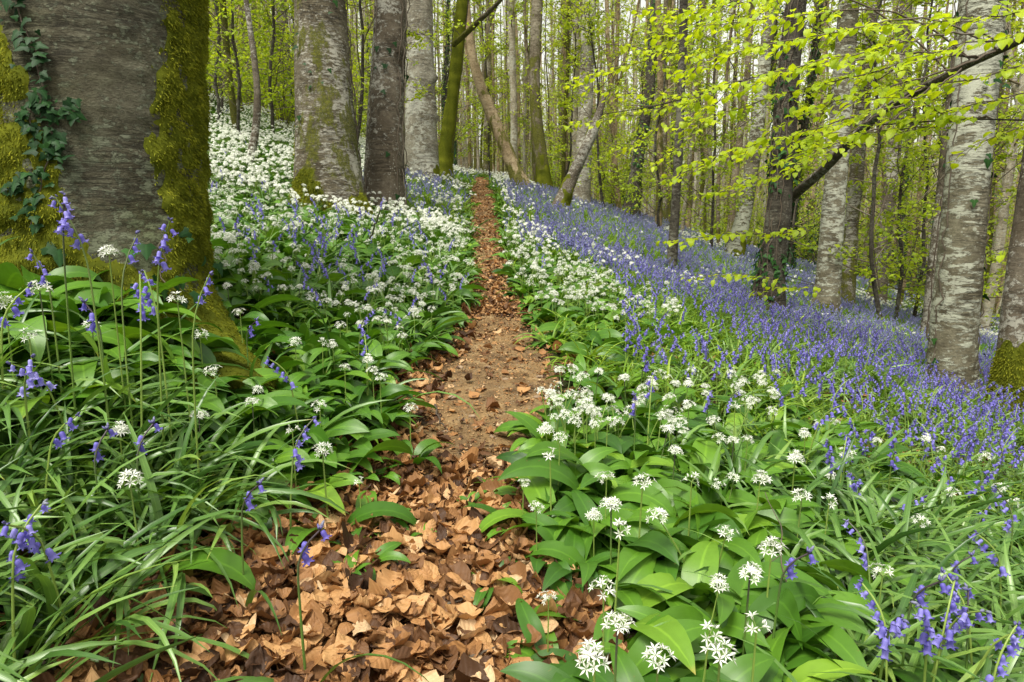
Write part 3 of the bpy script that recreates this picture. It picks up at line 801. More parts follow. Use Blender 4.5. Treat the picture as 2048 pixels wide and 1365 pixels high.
def spray(tw, lf, P, r0, leaf=.05, gap=.075, tlen=.26, lgap=.032, m=0, dens=1.0, az_up=None):
    """a leafy beech spray along the polyline P"""
    P = np.asarray(P, float)
    L = np.concatenate([[0], np.cumsum(np.linalg.norm(np.diff(P, axis=0), axis=1))])
    K = max(8, int(L[-1] / .08)); u = np.linspace(0, L[-1], K)
    A = np.stack([np.interp(u, L, P[:, i]) for i in range(3)], -1)
    for _ in range(3): A[1:-1] = (A[:-2] + A[1:-1] * 2 + A[2:]) / 4
    A[1:-1] += rng.normal(0, .008, (K - 2, 3))
    tw.add(*_t(tubes(A, r0 * (1 - .75 * np.linspace(0, 1, K)), 5)))
    n = int(L[-1] / gap); f = np.linspace(.04, .99, n) * L[-1]
    B = np.stack([np.interp(f, u, A[:, i]) for i in range(3)], -1)
    T = np.gradient(A, axis=0); T /= np.linalg.norm(T, axis=1, keepdims=True)
    T = np.stack([np.interp(f, u, T[:, i]) for i in range(3)], -1)
    lat = np.cross(T, [0, 0, 1]); lat /= np.linalg.norm(lat, axis=1, keepdims=True) + 1e-6
    sg = np.where(np.arange(n) % 2, 1., -1.)[:, None]
    ln = tlen * rng.uniform(.45, 1.2, n) * (1 - .55 * f / L[-1])
    d = T * rng.uniform(.45, .95, (n, 1)) + lat * sg * rng.uniform(.5, 1, (n, 1)) + np.array([0, 0, 1]) * rng.normal(.02, .22, (n, 1))
    d /= np.linalg.norm(d, axis=1, keepdims=True)
    s = np.linspace(0, 1, 4)
    TP = B[:, None] + d[:, None] * (s[None, :, None] * ln[:, None, None]) + np.array([0, 0, -1]) * (s ** 2)[None, :, None] * (ln * rng.uniform(0, .25, n))[:, None, None]
    tw.add(*_t(tubes(TP, np.repeat((.0026 * (1 - .6 * s))[None], n, 0), 3)))
    bp, az = [], []
    for k in range(n):
        m_ = max(2, int(ln[k] / lgap * dens * rng.uniform(.7, 1.2)))
        q = np.linspace(.15, 1, m_)
        bp.append(np.stack([np.interp(q, s, TP[k, :, i]) for i in range(3)], -1))
        a0 = math.atan2(d[k, 1], d[k, 0]); sgn = np.where(np.arange(m_) % 2, 1, -1)
        aa = a0 + sgn * rng.uniform(.45, 1.1, m_); aa[-1] = a0
        az.append(aa)
    bp = np.concatenate(bp); az = np.concatenate(az); n = len(az)
    V, Q, ld, _ = arch(bp, az, leaf * rng.uniform(.6, 1.2, n), leaf * .36 * rng.uniform(.75, 1.1, n), rng.normal(-.15, .5, n), rng.normal(-.95, .55, n), 4, 2, prof_ovate,
                       1., .25, 0, rng.normal(0, .6, n), rng.normal(0, .3, n), .15)
    lf.add(V, Q, None, ld, m)
def joint(tw, A, S, T, r):
    """a side twig that joins a spray's start S (heading T) to the branch A"""
    d = np.linalg.norm(A - S, axis=1); j = int(np.argmin(d)); p = A[max(0, j - 2)] if d[j] > .25 else A[j]
    if np.linalg.norm(p - S) < .02: return
    k = np.linspace(0, 1, 9)[:, None]; L = np.linalg.norm(S - p)
    m = S - T / (np.linalg.norm(T) + 1e-9) * L * .4
    Q = p * (1 - k) ** 2 + 2 * m * k * (1 - k) + S * k ** 2
    Q[1:-1] += rng.normal(0, .008, (7, 3))
    tw.add(*_t(tubes(Q, r * np.linspace(1.3, 1., 9), 5)))
def _t(r): return r[0], r[1], None, r[2]

FOOTR = []
def put_tree(name, loc, parts, label, group=None, cat='tree', rz=0., sc=1.):
    return spawn(name, parts, loc, rz, sc, label, cat, group)

# ------------------------------------------------------------------ the great mossy beech beside the path
def great_beech():
    t = 2.78
    pts = [(166, 735), (176, 560), (184, 380), (190, 180), (190, 0)]
    W = [(735, 218), (560, 206), (380, 203), (180, 200), (0, 197), (-3000, 170)]
    base = at_depth(*pts[0], t); 
    P, u, L = px_path(pts, t, 2.4, 190, 0, .5)
    _, pyy, _ = project(P)
    R = np.interp(-pyy, [-w[0] for w in W], [w[1] for w in W]) * t / F
    tocam = math.atan2(-base[1], -base[0])
    G, D, Q, ld = trunk_grid(P, R, 200, 21, .022, .08, .30, rdir=[-.42, -.30, tocam - 1.0, 2.0, 3.4], rootamp=.68, h0=.50)
    G = G + D * (.004 * sines(G * [1, 1, 3.0], 33, 5) + .002 * sines(G * [1, 1, 4], 34, 14))[..., None]
    o = np.array([base[0], base[1], height(base[0], base[1])])
    FOOT.append((base[0], base[1], R.max() * 1.02))
    for q_, r_ in ((.5, .16), (.66, .13)):
        FOOT.append((base[0] + q_ * math.cos(-.36) + .05, base[1] + q_ * math.sin(-.36) - .03, r_))
    px, py, w = project(G)
    facing = ((CAM - G) * D).sum(-1) > 0
    nz = sines(G, 41, 2.2) * .55 + sines(G, 42, 6) * .45 + sines(G, 43, 15) * .35
    right = np.clip((px - np.interp(py, [-100, 60, 130, 200, 330, 600], [318, 318, 330, 312, 318, 312])) / 22 + nz * 1.7, 0, 1)
    left = np.clip((np.interp(py, [-100, 60, 130, 180, 260, 400, 520, 560], [8, 10, 26, 60, 96, 140, 175, 420]) - px) / 22 + nz * 1.5, 0, 1)
    low = np.clip((py - 525) / 26 + nz * 1.3, 0, 1)
    mask = np.where(facing, np.maximum(np.maximum(right, left), low), np.clip(.5 + nz * .8, 0, 1))
    nb_ = sines(G, 46, 4.5) * .6 + sines(G, 47, 12) * .5
    mask = mask * np.clip(1.15 + nb_ * 1.0 + np.clip((py - 560) / 120, 0, .6), 0, 1)
    tm = MB().add(G - o, Q, None, ld)
    cush = mask ** .8 * (.009 + .013 * np.clip(.5 + sines(G, 51, 3.0) * .6, 0, 1.4) + .010 * np.clip(sines(G, 54, 9), -.6, 1)) - .005
    Gm = G + D * cush[..., None]
    mm = MB().add(Gm - o, Q, None, np.stack([ld.reshape(-1, 3)[:, 0], ld.reshape(-1, 3)[:, 1], np.clip(.30 + .22 * sines(G, 52, 5).ravel(), 0, 1)], -1))
    vis = mask * np.clip(((CAM - G) * D).sum(-1) / np.linalg.norm(CAM - G, axis=-1) + .45, 0, 1) * (G[..., 2] < 3.2)
    S, N = surf_samples(Gm, D, 120000, vis)
    v = np.clip(.42 + .20 * sines(S, 53, 2.6) + .20 * sines(S, 55, 9) + rng.normal(0, .2, len(S)), 0, 1)
    _, spy, _ = project(S)
    v = np.clip(v + np.where(spy < 520, .10, -.06), 0, 1)
    fuzz(mm, S - o, N, .015, .0019, .7, 0, v)
    spec = [('trunk', tm.mesh('great_beech_trunk', BARK['mossy_grey']), [('moss', mm.mesh('great_beech_moss', M_MOSS), )])]
    r = put_tree('beech_tree', o, spec, 'massive grey beech trunk with thick moss on its flanks, nearest the camera')
    # ivy climbing its face
    def onface(px_, py_):
        k = np.argmin(np.where(facing, (px - px_) ** 2 + (py - py_) ** 2, 1e9)); i, j = np.unravel_index(k, px.shape)
        return G[i, j] + D[i, j] * .012, D[i, j]
    chains = [[(30, -40), (45, 30), (62, 70), (80, 120), (92, 190), (100, 250), (106, 300), (88, 360), (75, 410), (62, 460)], [(70, 205), (60, 235), (75, 290)], [(98, 215), (128, 225), (145, 235)], [(62, 352), (40, 372), (35, 390)], [(110, 290), (125, 320)]]
    st, lf = MB(), MB()
    for ch in chains:
        A = []; Nn = []
        for a, b in zip(ch[:-1], ch[1:]):
            for q in np.linspace(0, 1, 6)[:-1]:
                p, n = onface(a[0] + (b[0] - a[0]) * q + rng.normal(0, 3), a[1] + (b[1] - a[1]) * q); A.append(p); Nn.append(n)
        A = np.array(A); Nn = np.array(Nn)
        A[1:-1] = (A[:-2] + A[1:-1] + A[2:]) / 3
        st.add(*_t(tubes(A - o, np.full(len(A), .0028), 5)))
        k = rng.integers(0, len(A), int(len(A) * 2.2))
        off = np.cross(Nn[k], [0, 0, 1]) * rng.normal(0, .02, (len(k), 1)) + np.array([0, 0, 1]) * rng.normal(0, .015, (len(k), 1))
        ivy_leaves(lf, A[k] - o + off, Nn[k], .037)
    rI = spawn('ivy_vine', [('stem', st.mesh('ivy_stem', M_TWIG), []), ('foliage', lf.mesh('ivy_foliage', M_IVY), [])], o, 0, 1, 'thin ivy vine climbing the upper face of the massive mossy beech', 'ivy', None)
    st, lf = MB(), MB()
    spots = [(285, 495), (360, 480), (395, 520), (300, 560), (345, 575), (330, 590), (375, 590), (270, 580), (300, 620), (320, 650), (350, 600), (120, 500)]
    A = np.array([onface(*s_)[0] for s_ in spots]); Nn = np.array([onface(*s_)[1] for s_ in spots])
    A2 = np.stack([np.array([onface(320 + 10 * math.sin(i * 2), y_)[0] for i, y_ in enumerate(np.linspace(700, 470, 14))])])[0]
    st.add(*_t(tubes(A2 - o, np.full(len(A2), .0025), 5)))
    A = np.concatenate([A, A + rng.normal(0, .03, A.shape)]); Nn = np.concatenate([Nn, Nn])
    ivy_leaves(lf, A - o, Nn, .06, 0, .02)
    spawn('ivy_vine', [('stem', st.mesh('ivy_stem', M_TWIG), []), ('foliage', lf.mesh('ivy_foliage', M_IVY), [])], o, 0, 1, 'small low ivy with large leaves on the mossy foot of the massive beech', 'ivy', None)
great_beech()

# ------------------------------------------------------------------ the other big trunks
def hero(label, pts, widths, bark, t=None, moss_h=0., flare=.35, lump=.05, seed=1, K=70, ns=56, extra=4., group=None, rootamp=.3, drift=0., fuzz_n=0, ivy=0, knots=(), limbs=(), name='beech_tree', moss_side=None, mossmat=None, crown=0):
    b = at(*pts[0])
    if t is None: t = float((b - CAM) @ FWD)
    P, u, L = px_path(pts, t, extra, K, drift, .45)
    _, pyy, _ = project(P)
    wy = np.array([w[0] for w in widths]); ww = np.array([w[1] for w in widths])
    od = np.argsort(wy)
    R = np.interp(pyy, wy[od], ww[od]) * t / F / 2
    G, D, Q, ld = trunk_grid(P, R, ns, seed, lump, flare, .20 + R[3] * .5, 5, rootamp, None, .42)
    for (kx, ky, kr, kd) in knots:
        px, py, w = project(G); e = np.exp(-((px - kx) ** 2 + (py - ky) ** 2) / kr ** 2) * (((CAM - G) * D).sum(-1) > -.05)
        G = G + D * (e * kd)[..., None]
    o = np.array([P[0, 0], P[0, 1], 0]); o[:2] = b[:2]; o[2] = height(b[0], b[1])
    FOOT.append((b[0], b[1], R[2] * 1.15))
    tm = MB().add(G - o, Q, None, ld)
    subs = []
    if moss_h or moss_side:
        h = G[..., 2] - o[2]; nz = sines(G, seed + 7, 1.6 / (R[5] * 4)) * .6 + sines(G, seed + 8, 5) * .4
        mask = np.clip((moss_h - h) / .26 + nz * 1.25, 0, 1) if moss_h else 0 * h
        if moss_side:
            ang, top, wd = moss_side
            dd = D @ np.array([math.cos(ang), math.sin(ang), 0])
            mask = np.maximum(mask, np.clip((dd - wd) * 3 + nz * .7, 0, 1) * (h < top))
        Gm = G + D * (mask ** .7 * .022 - .006)[..., None]
        mm = MB().add(Gm - o, Q, None, np.stack([ld.reshape(-1, 3)[:, 0], ld.reshape(-1, 3)[:, 1], np.clip(.3 + .2 * sines(G, 52, 3).ravel(), 0, 1)], -1))
        if fuzz_n:
            vis = mask * np.clip(((CAM - G) * D).sum(-1) / np.linalg.norm(CAM - G, axis=-1) + .45, 0, 1) * (G[..., 2] < o[2] + 6)
            S, N = surf_samples(Gm, D, fuzz_n, vis + 1e-9)
            fuzz(mm, S - o, N, .028, .0045, .5, 0, np.clip(.45 + .25 * sines(S, 53, 2.) + rng.normal(0, .2, len(S)), 0, 1))
        subs.append(('moss', mm.mesh('trunk_moss', mossmat or M_MOSS)))
    spec = [('trunk', tm.mesh('beech_trunk', BARK[bark]), subs)]
    r = put_tree(name, o, spec, label, group)
    for lb in limbs:
        LP = np.array([at_depth(*q) for q in lb['pts']])
        lt, lw, ll = MB(), MB(), MB()
        Lc = np.concatenate([[0], np.cumsum(np.linalg.norm(np.diff(LP, axis=0), axis=1))]); k2 = max(14, int(Lc[-1] / .12))
        A = np.stack([np.interp(np.linspace(0, Lc[-1], k2), Lc, LP[:, i]) for i in range(3)], -1)
        for _ in range(4): A[1:-1] = (A[:-2] + A[1:-1] * 2 + A[2:]) / 4
        A[1:-1] += rng.normal(0, lb['r'][0] * .22, (k2 - 2, 3))
        for _ in range(5): A[1:-1] = (A[:-2] + A[1:-1] * 2 + A[2:]) / 4
        lt.add(*_t(tubes(A - o, np.linspace(lb['r'][0], lb['r'][1], k2), 9)))
        limb = obj('limb', lt.mesh('tree_limb', BARK[lb.get('bark', 'dark')]), r)
        for sp in lb.get('sprays', ()):
            sw = np.array([at_depth(*q) for q in sp]); joint(lw, A[2:] - o, sw[0] - o, sw[1] - sw[0], lb.get('tr', .006))
            spray(lw, ll, np.array([at_depth(*q) for q in sp]) - o, lb.get('tr', .006), lb.get('leaf', .055), lb.get('gap', .07), lb.get('tlen', .3), lb.get('lgap', .034))
        if lw.n:
            obj('twigs', lw.mesh('leafy_twigs', M_TWIG), limb); obj('foliage', ll.mesh('beech_foliage', M_BEECH), limb)
    if ivy:
        S, N = surf_samples(G, D, ivy, np.clip(sines(G, seed + 15, 1.5 / (R[5] * 5)) * .8 + .35, 0, 1) * (G[..., 2] < o[2] + 7.5) + 1e-9)
        lf = MB(); ivy_leaves(lf, S - o, N, .065, 0, .025)
        k = rng.integers(3, ns - 3, 4); st = MB()
        for kk in k:
            A = (G + D * .012)[2:int(K * .75), kk] - o + rng.normal(0, .012, (int(K * .75) - 2, 3)); st.add(*_t(tubes(A, np.full(len(A), .006), 4)))
        ivl = {101: 'sparse ivy strands on the broad white-streaked beech', 102: 'few ivy leaves on the brown lichen-speckled beech', 110: 'dark ivy sleeving the dark crooked trunk among bluebells', 113: 'dark ivy on the trunk with the long bare limb', 116: 'sparse ivy strands on the stout lichen-patched beech', 117: 'thin ivy on the dark trunk pressed behind the stout beech'}[seed]
        spawn('ivy_vine', [('stem', st.mesh('ivy_stem', M_TWIG), []), ('foliage', lf.mesh('ivy_foliage', M_IVY), [])], o, 0, 1, ivl, 'ivy', None)
    return r

# left of the path
hero('broad white-streaked beech behind the massive mossy one, moss at its foot', [(662, 432), (655, 300), (648, 150), (640, 0)], [(432, 124), (250, 116), (0, 100)], 'streak', moss_h=.36, flare=.10, seed=101, fuzz_n=14000, moss_side=(2.9, 9, .88), K=90, ns=80, ivy=60)
hero('brown beech speckled with pale lichen, just right of the white-streaked beech', [(768, 428), (768, 330), (776, 150), (782, 0)], [(428, 82), (300, 76), (150, 68), (0, 62)], 'brown', flare=.12, seed=102, ivy=70, knots=((800, 130, 16, -.04),), lump=.06)
hero('pale smooth beech with dark knots on its right edge', [(843, 366), (842, 250), (840, 120), (838, 0)], [(366, 66), (250, 60), (0, 54)], 'pale', flare=.12, seed=103, moss_h=.18, fuzz_n=600, knots=((868, 155, 8, .09), (868, 235, 7, .10), (866, 212, 6, .06)))
hero('mossy leaning trunk beside the crest of the path, its branch reaching right', [(884, 362), (896, 270), (912, 150), (926, 0)], [(362, 34), (200, 24), (0, 22)], 'moss', flare=.3, seed=104, moss_h=.7, fuzz_n=3000, moss_side=(-1.9, 9, .2),
     limbs=[dict(pts=[(905, 90, 13.2), (945, 55, 13.0), (975, 30, 12.6), (1010, -10, 12.2)], r=(.06, .035), bark='moss', leaf=.075, gap=.1, tlen=.32, lgap=.06,
                 sprays=[[(960, 42, 12.8), (920, 52, 12.2), (872, 66, 11.8)], [(985, 20, 12.5), (1000, 34, 12.2), (1030, 38, 11.8)], [(905, 60, 13), (870, 78, 12.6), (845, 95, 12.2)]])])
hero('bare tan trunk leaning far over to the left beyond the crest', [(1038, 362), (1018, 310), (1000, 270), (975, 205), (950, 160), (938, 90), (930, -60)], [(362, 26), (250, 25), (150, 20), (0, 12)], 'tan', t=17.5, flare=.15, seed=105, moss_h=.5, fuzz_n=300, lump=.05)
hero('short broken mossy trunk leaning right above the bluebells', [(1112, 432), (1130, 388), (1160, 320), (1188, 262), (1205, 205)], [(432, 28), (350, 23), (250, 21), (200, 9)], 'brown', flare=.35, seed=106, moss_h=.5, fuzz_n=900, extra=.15, name='broken_tree', moss_side=(2.4, 9, .75))
hero('tall straight pale beech behind the broken leaning trunk', [(1163, 418), (1168, 280), (1174, 130), (1178, 0)], [(418, 34), (250, 30), (0, 27)], 'pale', flare=.2, seed=107)
hero('yellow-green mossy trunk with a crook, left of the pale straight beech', [(1090, 388), (1082, 300), (1068, 210), (1070, 100), (1075, 0)], [(388, 28), (200, 22), (0, 22)], 'halfmoss', flare=.3, seed=108, moss_h=.8, fuzz_n=800)
hero('slender pale grey beech standing behind the foot of the leaning tan trunk', [(1050, 368), (1032, 270), (1020, 140), (1015, 0)], [(368, 18), (200, 15), (0, 13)], 'pale', flare=.2, seed=109)
hero('dark crooked trunk in the bluebells right of the broken leaning one', [(1255, 452), (1268, 370), (1275, 310), (1300, 200), (1310, 0)], [(452, 28), (300, 22), (0, 18)], 'dark', flare=.25, seed=110, ivy=500)
hero('thin dark pole standing alone among the nearer bluebells', [(1342, 556), (1352, 400), (1362, 200), (1368, 0)], [(556, 19), (300, 17), (0, 16)], 'dark', flare=.15, seed=111, lump=.08)
hero('pale trunk leaning right with a mossy foot in the bluebells', [(1462, 525), (1485, 455), (1510, 300), (1530, 120), (1545, 0)], [(525, 40), (440, 30), (250, 25), (0, 22)], 'patch', flare=.2, seed=112, moss_h=.25, fuzz_n=500)
SPR = [
    [(1800, 40, 4.6), (1680, 62, 4.5), (1560, 84, 4.5), (1440, 112, 4.5), (1352, 146, 4.6)],
    [(1870, 70, 4.4), (1740, 102, 4.3), (1610, 130, 4.3), (1480, 160, 4.3), (1392, 198, 4.4)],
    [(1840, 120, 4.8), (1720, 150, 4.8), (1600, 180, 4.8), (1480, 214, 4.9), (1372, 248, 5.0)],
    [(1830, 160, 4.6), (1720, 188, 4.5), (1620, 222, 4.5), (1545, 262, 4.5), (1500, 300, 4.6)],
    [(1790, 215, 5.2), (1690, 240, 5.2), (1590, 268, 5.2), (1480, 300, 5.3), (1368, 330, 5.4)],
    [(1740, 262, 5.6), (1660, 290, 5.5), (1580, 320, 5.5), (1500, 350, 5.5), (1455, 384, 5.5)],
    [(2060, 62, 3.9), (1980, 86, 3.9), (1900, 96, 3.9), (1830, 112, 3.9)],
    [(2060, 130, 4.0), (1980, 152, 4.0), (1900, 168, 4.0), (1822, 180, 4.1)],
    [(2060, 20, 4.2), (1980, 40, 4.1), (1880, 42, 4.1), (1760, 50, 4.2)],
    [(1700, 20, 5.0), (1600, 35, 5.0), (1500, 40, 5.0), (1390, 60, 5.0), (1300, 72, 5.1)],
    [(1600, -10, 5.4), (1500, 8, 5.4), (1400, 18, 5.4), (1290, 18, 5.4)],
]
SPR2 = [
    [(2060, 185, 4.2), (1990, 205, 4.2), (1900, 222, 4.3), (1800, 238, 4.3), (1740, 252, 4.4)],
    [(2060, 250, 4.4), (1990, 268, 4.4), (1930, 300, 4.5)],
    [(1960, 236, 4.3), (1860, 256, 4.3), (1760, 262, 4.4), (1690, 262, 4.4), (1650, 268, 4.5)],
    [(1900, 240, 4.3), (1850, 200, 4.2), (1800, 188, 4.2), (1745, 200, 4.2)],
]
hero('dark trunk in the bluebells whose long bare limb sweeps up to the right', [(1530, 640), (1545, 520), (1562, 400), (1572, 200), (1592, 0)], [(640, 72), (540, 52), (300, 44), (0, 40)], 'dark', flare=.12, seed=113, ivy=450, K=90,
     limbs=[dict(pts=[(1565, 412, 9.1), (1600, 378, 8.7), (1660, 330, 8.1), (1712, 272, 7.4), (1762, 222, 6.7), (1850, 172, 5.9), (1950, 122, 5.1), (2075, 62, 4.3), (2200, -20, 3.9)], r=(.066, .020), bark='brown', leaf=.073, tr=.006, gap=.055, tlen=.25, lgap=.034, sprays=SPR + [[(x - 30 + rng.normal(0, 20), y + 14 + rng.normal(8, 14), t + .5) for x, y, t in s_] for s_ in (SPR[1], SPR[4], SPR[5])])])
hero('tall grey beech with a mossy foot, left of a paler thin twin', [(1648, 652), (1666, 440), (1682, 220), (1698, 0)], [(652, 52), (560, 46), (300, 42), (0, 38)], 'patch', flare=.3, seed=114, moss_h=.30, fuzz_n=2500)
hero('white-blotched thin beech just right of the grey mossy-footed one', [(1690, 632), (1704, 440), (1719, 290), (1745, 0)], [(632, 31), (440, 27), (0, 24)], 'streak', flare=.2, seed=115, moss_h=.22, fuzz_n=700)
hero('stout pale lichen-patched beech among the bluebells at right', [(1898, 792), (1915, 560), (1940, 300), (1968, 0)], [(792, 80), (560, 80), (300, 78), (0, 78)], 'patch', flare=.10, seed=116, K=100, ns=90, ivy=110, lump=.04)
hero('thin dark trunk pressed close behind the stout lichen-patched beech', [(1858, 690), (1880, 440), (1905, 200), (1930, 0)], [(690, 34), (440, 25), (0, 22)], 'brown', flare=.2, seed=117, ivy=120)
hero('brown trunk with a thick moss boot at the right edge of the wood', [(2014, 838), (2034, 640), (2062, 440), (2110, 100)], [(838, 66), (640, 60), (0, 56)], 'brown', flare=.15, seed=118, moss_h=.52, fuzz_n=6000, K=80, ns=64)
hero('slim pale trunk behind the moss-booted brown one', [(2008, 655), (2030, 540), (2055, 400), (2080, 200)], [(655, 22), (440, 20), (0, 18)], 'pale', flare=.2, seed=119, moss_h=.2, fuzz_n=300)
hero('brownish pale trunk behind a yellow-green sapling in the bluebells', [(1750, 618), (1772, 450), (1795, 250), (1812, 0)], [(618, 34), (450, 26), (0, 22)], 'brown', flare=.3, seed=120)
hero('dark brown trunk up the garlic slope, left of the white-streaked beech', [(576, 262), (570, 180), (564, 80), (558, 0)], [(262, 38), (180, 32), (0, 27)], 'brown', flare=.15, seed=121, moss_h=.5, fuzz_n=500, moss_side=(3.1, 9, .6))
hero('thin grey sapling trunk with an S-bend rising from the garlic slope', [(498, 336), (512, 285), (520, 230), (516, 160), (505, 90), (492, 0)], [(336, 17), (230, 14), (0, 10)], 'brown', flare=.1, seed=122, K=60)
hero('leaning dark trunk high on the garlic slope beside the massive beech', [(388, 175), (405, 110), (428, 50), (440, 0)], [(175, 24), (60, 18), (0, 15)], 'dark', flare=.1, seed=123)

# a leafy branch that comes in from a tree outside at the right
def loose_branch(label, main, r, sprays, leaf=.078, tlen=.26, gap=.055, lgap=.036, group=None):
    LP = np.array([at_depth(*q) for q in main]); o = LP[0]
    Lc = np.concatenate([[0], np.cumsum(np.linalg.norm(np.diff(LP, axis=0), axis=1))]); k2 = max(14, int(Lc[-1] / .1))
    A = np.stack([np.interp(np.linspace(0, Lc[-1], k2), Lc, LP[:, i]) for i in range(3)], -1)
    for _ in range(4): A[1:-1] = (A[:-2] + A[1:-1] * 2 + A[2:]) / 4
    st, tw, lf = MB(), MB(), MB()
    st.add(*_t(tubes(A - o, np.linspace(r, r * .35, k2), 7)))
    for sp in sprays:
        sw = np.array([at_depth(*q) for q in sp]); joint(tw, A[1:] - o, sw[0] - o, sw[1] - sw[0], r * .45)
        spray(tw, lf, np.array([at_depth(*q) for q in sp]) - o, r * .45, leaf, gap, tlen, lgap)
    return spawn('leafy_branch', [('branch', st.mesh('branch_wood', BARK['dark']), []), ('twigs', tw.mesh('leafy_twigs', M_TWIG), []), ('foliage', lf.mesh('beech_foliage', M_BEECH), [])], o, 0, 1, label, 'branch', group)
loose_branch('thin leafy branch hanging in front of the stout lichen-patched beech', [(2098, 205, 6.4), (2230, 222, 4.9), (2060, 243, 4.2), (1960, 237, 4.3), (1880, 240, 4.3), (1780, 252, 4.4), (1765, 250, 4.4)], .012, SPR2)
loose_branch('leafy branch low over the bluebells, left of the limbed dark trunk', [(1556, 446, 8.95), (1612, 456, 7.6), (1610, 462, 6.5), (1540, 470, 6.3), (1450, 468, 6.2)], .008, [[(1620, 462, 6.5), (1540, 468, 6.3), (1450, 468, 6.2), (1335, 486, 6.1)]], .085, .16, .05)
loose_branch('pair of low leafy sprays against the limbed dark trunk', [(1546, 545, 8.9), (1620, 566, 7.6), (1640, 572, 6.9), (1560, 560, 6.8), (1500, 556, 6.8)], .006, [[(1640, 572, 6.9), (1570, 578, 6.8), (1510, 588, 6.8)], [(1560, 560, 6.8), (1460, 548, 6.7), (1375, 558, 6.7)]], .075, .14, .06)
loose_branch('single spray of four leaves before the stout lichen-patched beech', [(2062, 440, 6.3), (2092, 474, 5.0), (2010, 502, 4.3), (1945, 506, 4.3)], .003, [[(2012, 500, 4.3), (1985, 500, 4.3), (1945, 508, 4.3)]], .062, .05, .2)
loose_branch('leafy branch in front of the broken leaning trunk', [(1576, 140, 9.0), (1520, 150, 8.5), (1400, 190, 8.2), (1300, 215, 8.0), (1200, 230, 8.0)], .012,
             [[(1420, 185, 8.2), (1330, 190, 8), (1240, 188, 8), (1160, 176, 8)], [(1400, 195, 8.2), (1310, 220, 8), (1230, 240, 8), (1140, 250, 8)], [(1430, 180, 8.3), (1370, 150, 8.2), (1310, 130, 8.2)], [(1330, 240, 8), (1280, 290, 8), (1230, 300, 8)], [(1420, 215, 8.2), (1370, 290, 8.1), (1310, 330, 8.1)], [(1300, 120, 8.1), (1220, 140, 8), (1150, 160, 8)], [(1440, 110, 8.2), (1340, 110, 8.1), (1250, 90, 8.0)]], .085, .32, .065, .05)
loose_branch('upper leafy branch high over the middle of the bluebells', [(1597, -70, 9.0), (1570, -50, 7.6), (1500, -10, 6.8), (1400, 30, 6.6), (1320, 30, 6.6)], .012,
             [[(1460, 0, 6.7), (1400, 24, 6.6), (1330, 40, 6.6), (1290, 36, 6.6)], [(1480, 0, 6.7), (1420, 60, 6.6), (1360, 80, 6.6), (1320, 90, 6.6)], [(1560, -20, 6.9), (1480, 80, 6.7), (1400, 105, 6.6)]], .085, .3, .07, .042)

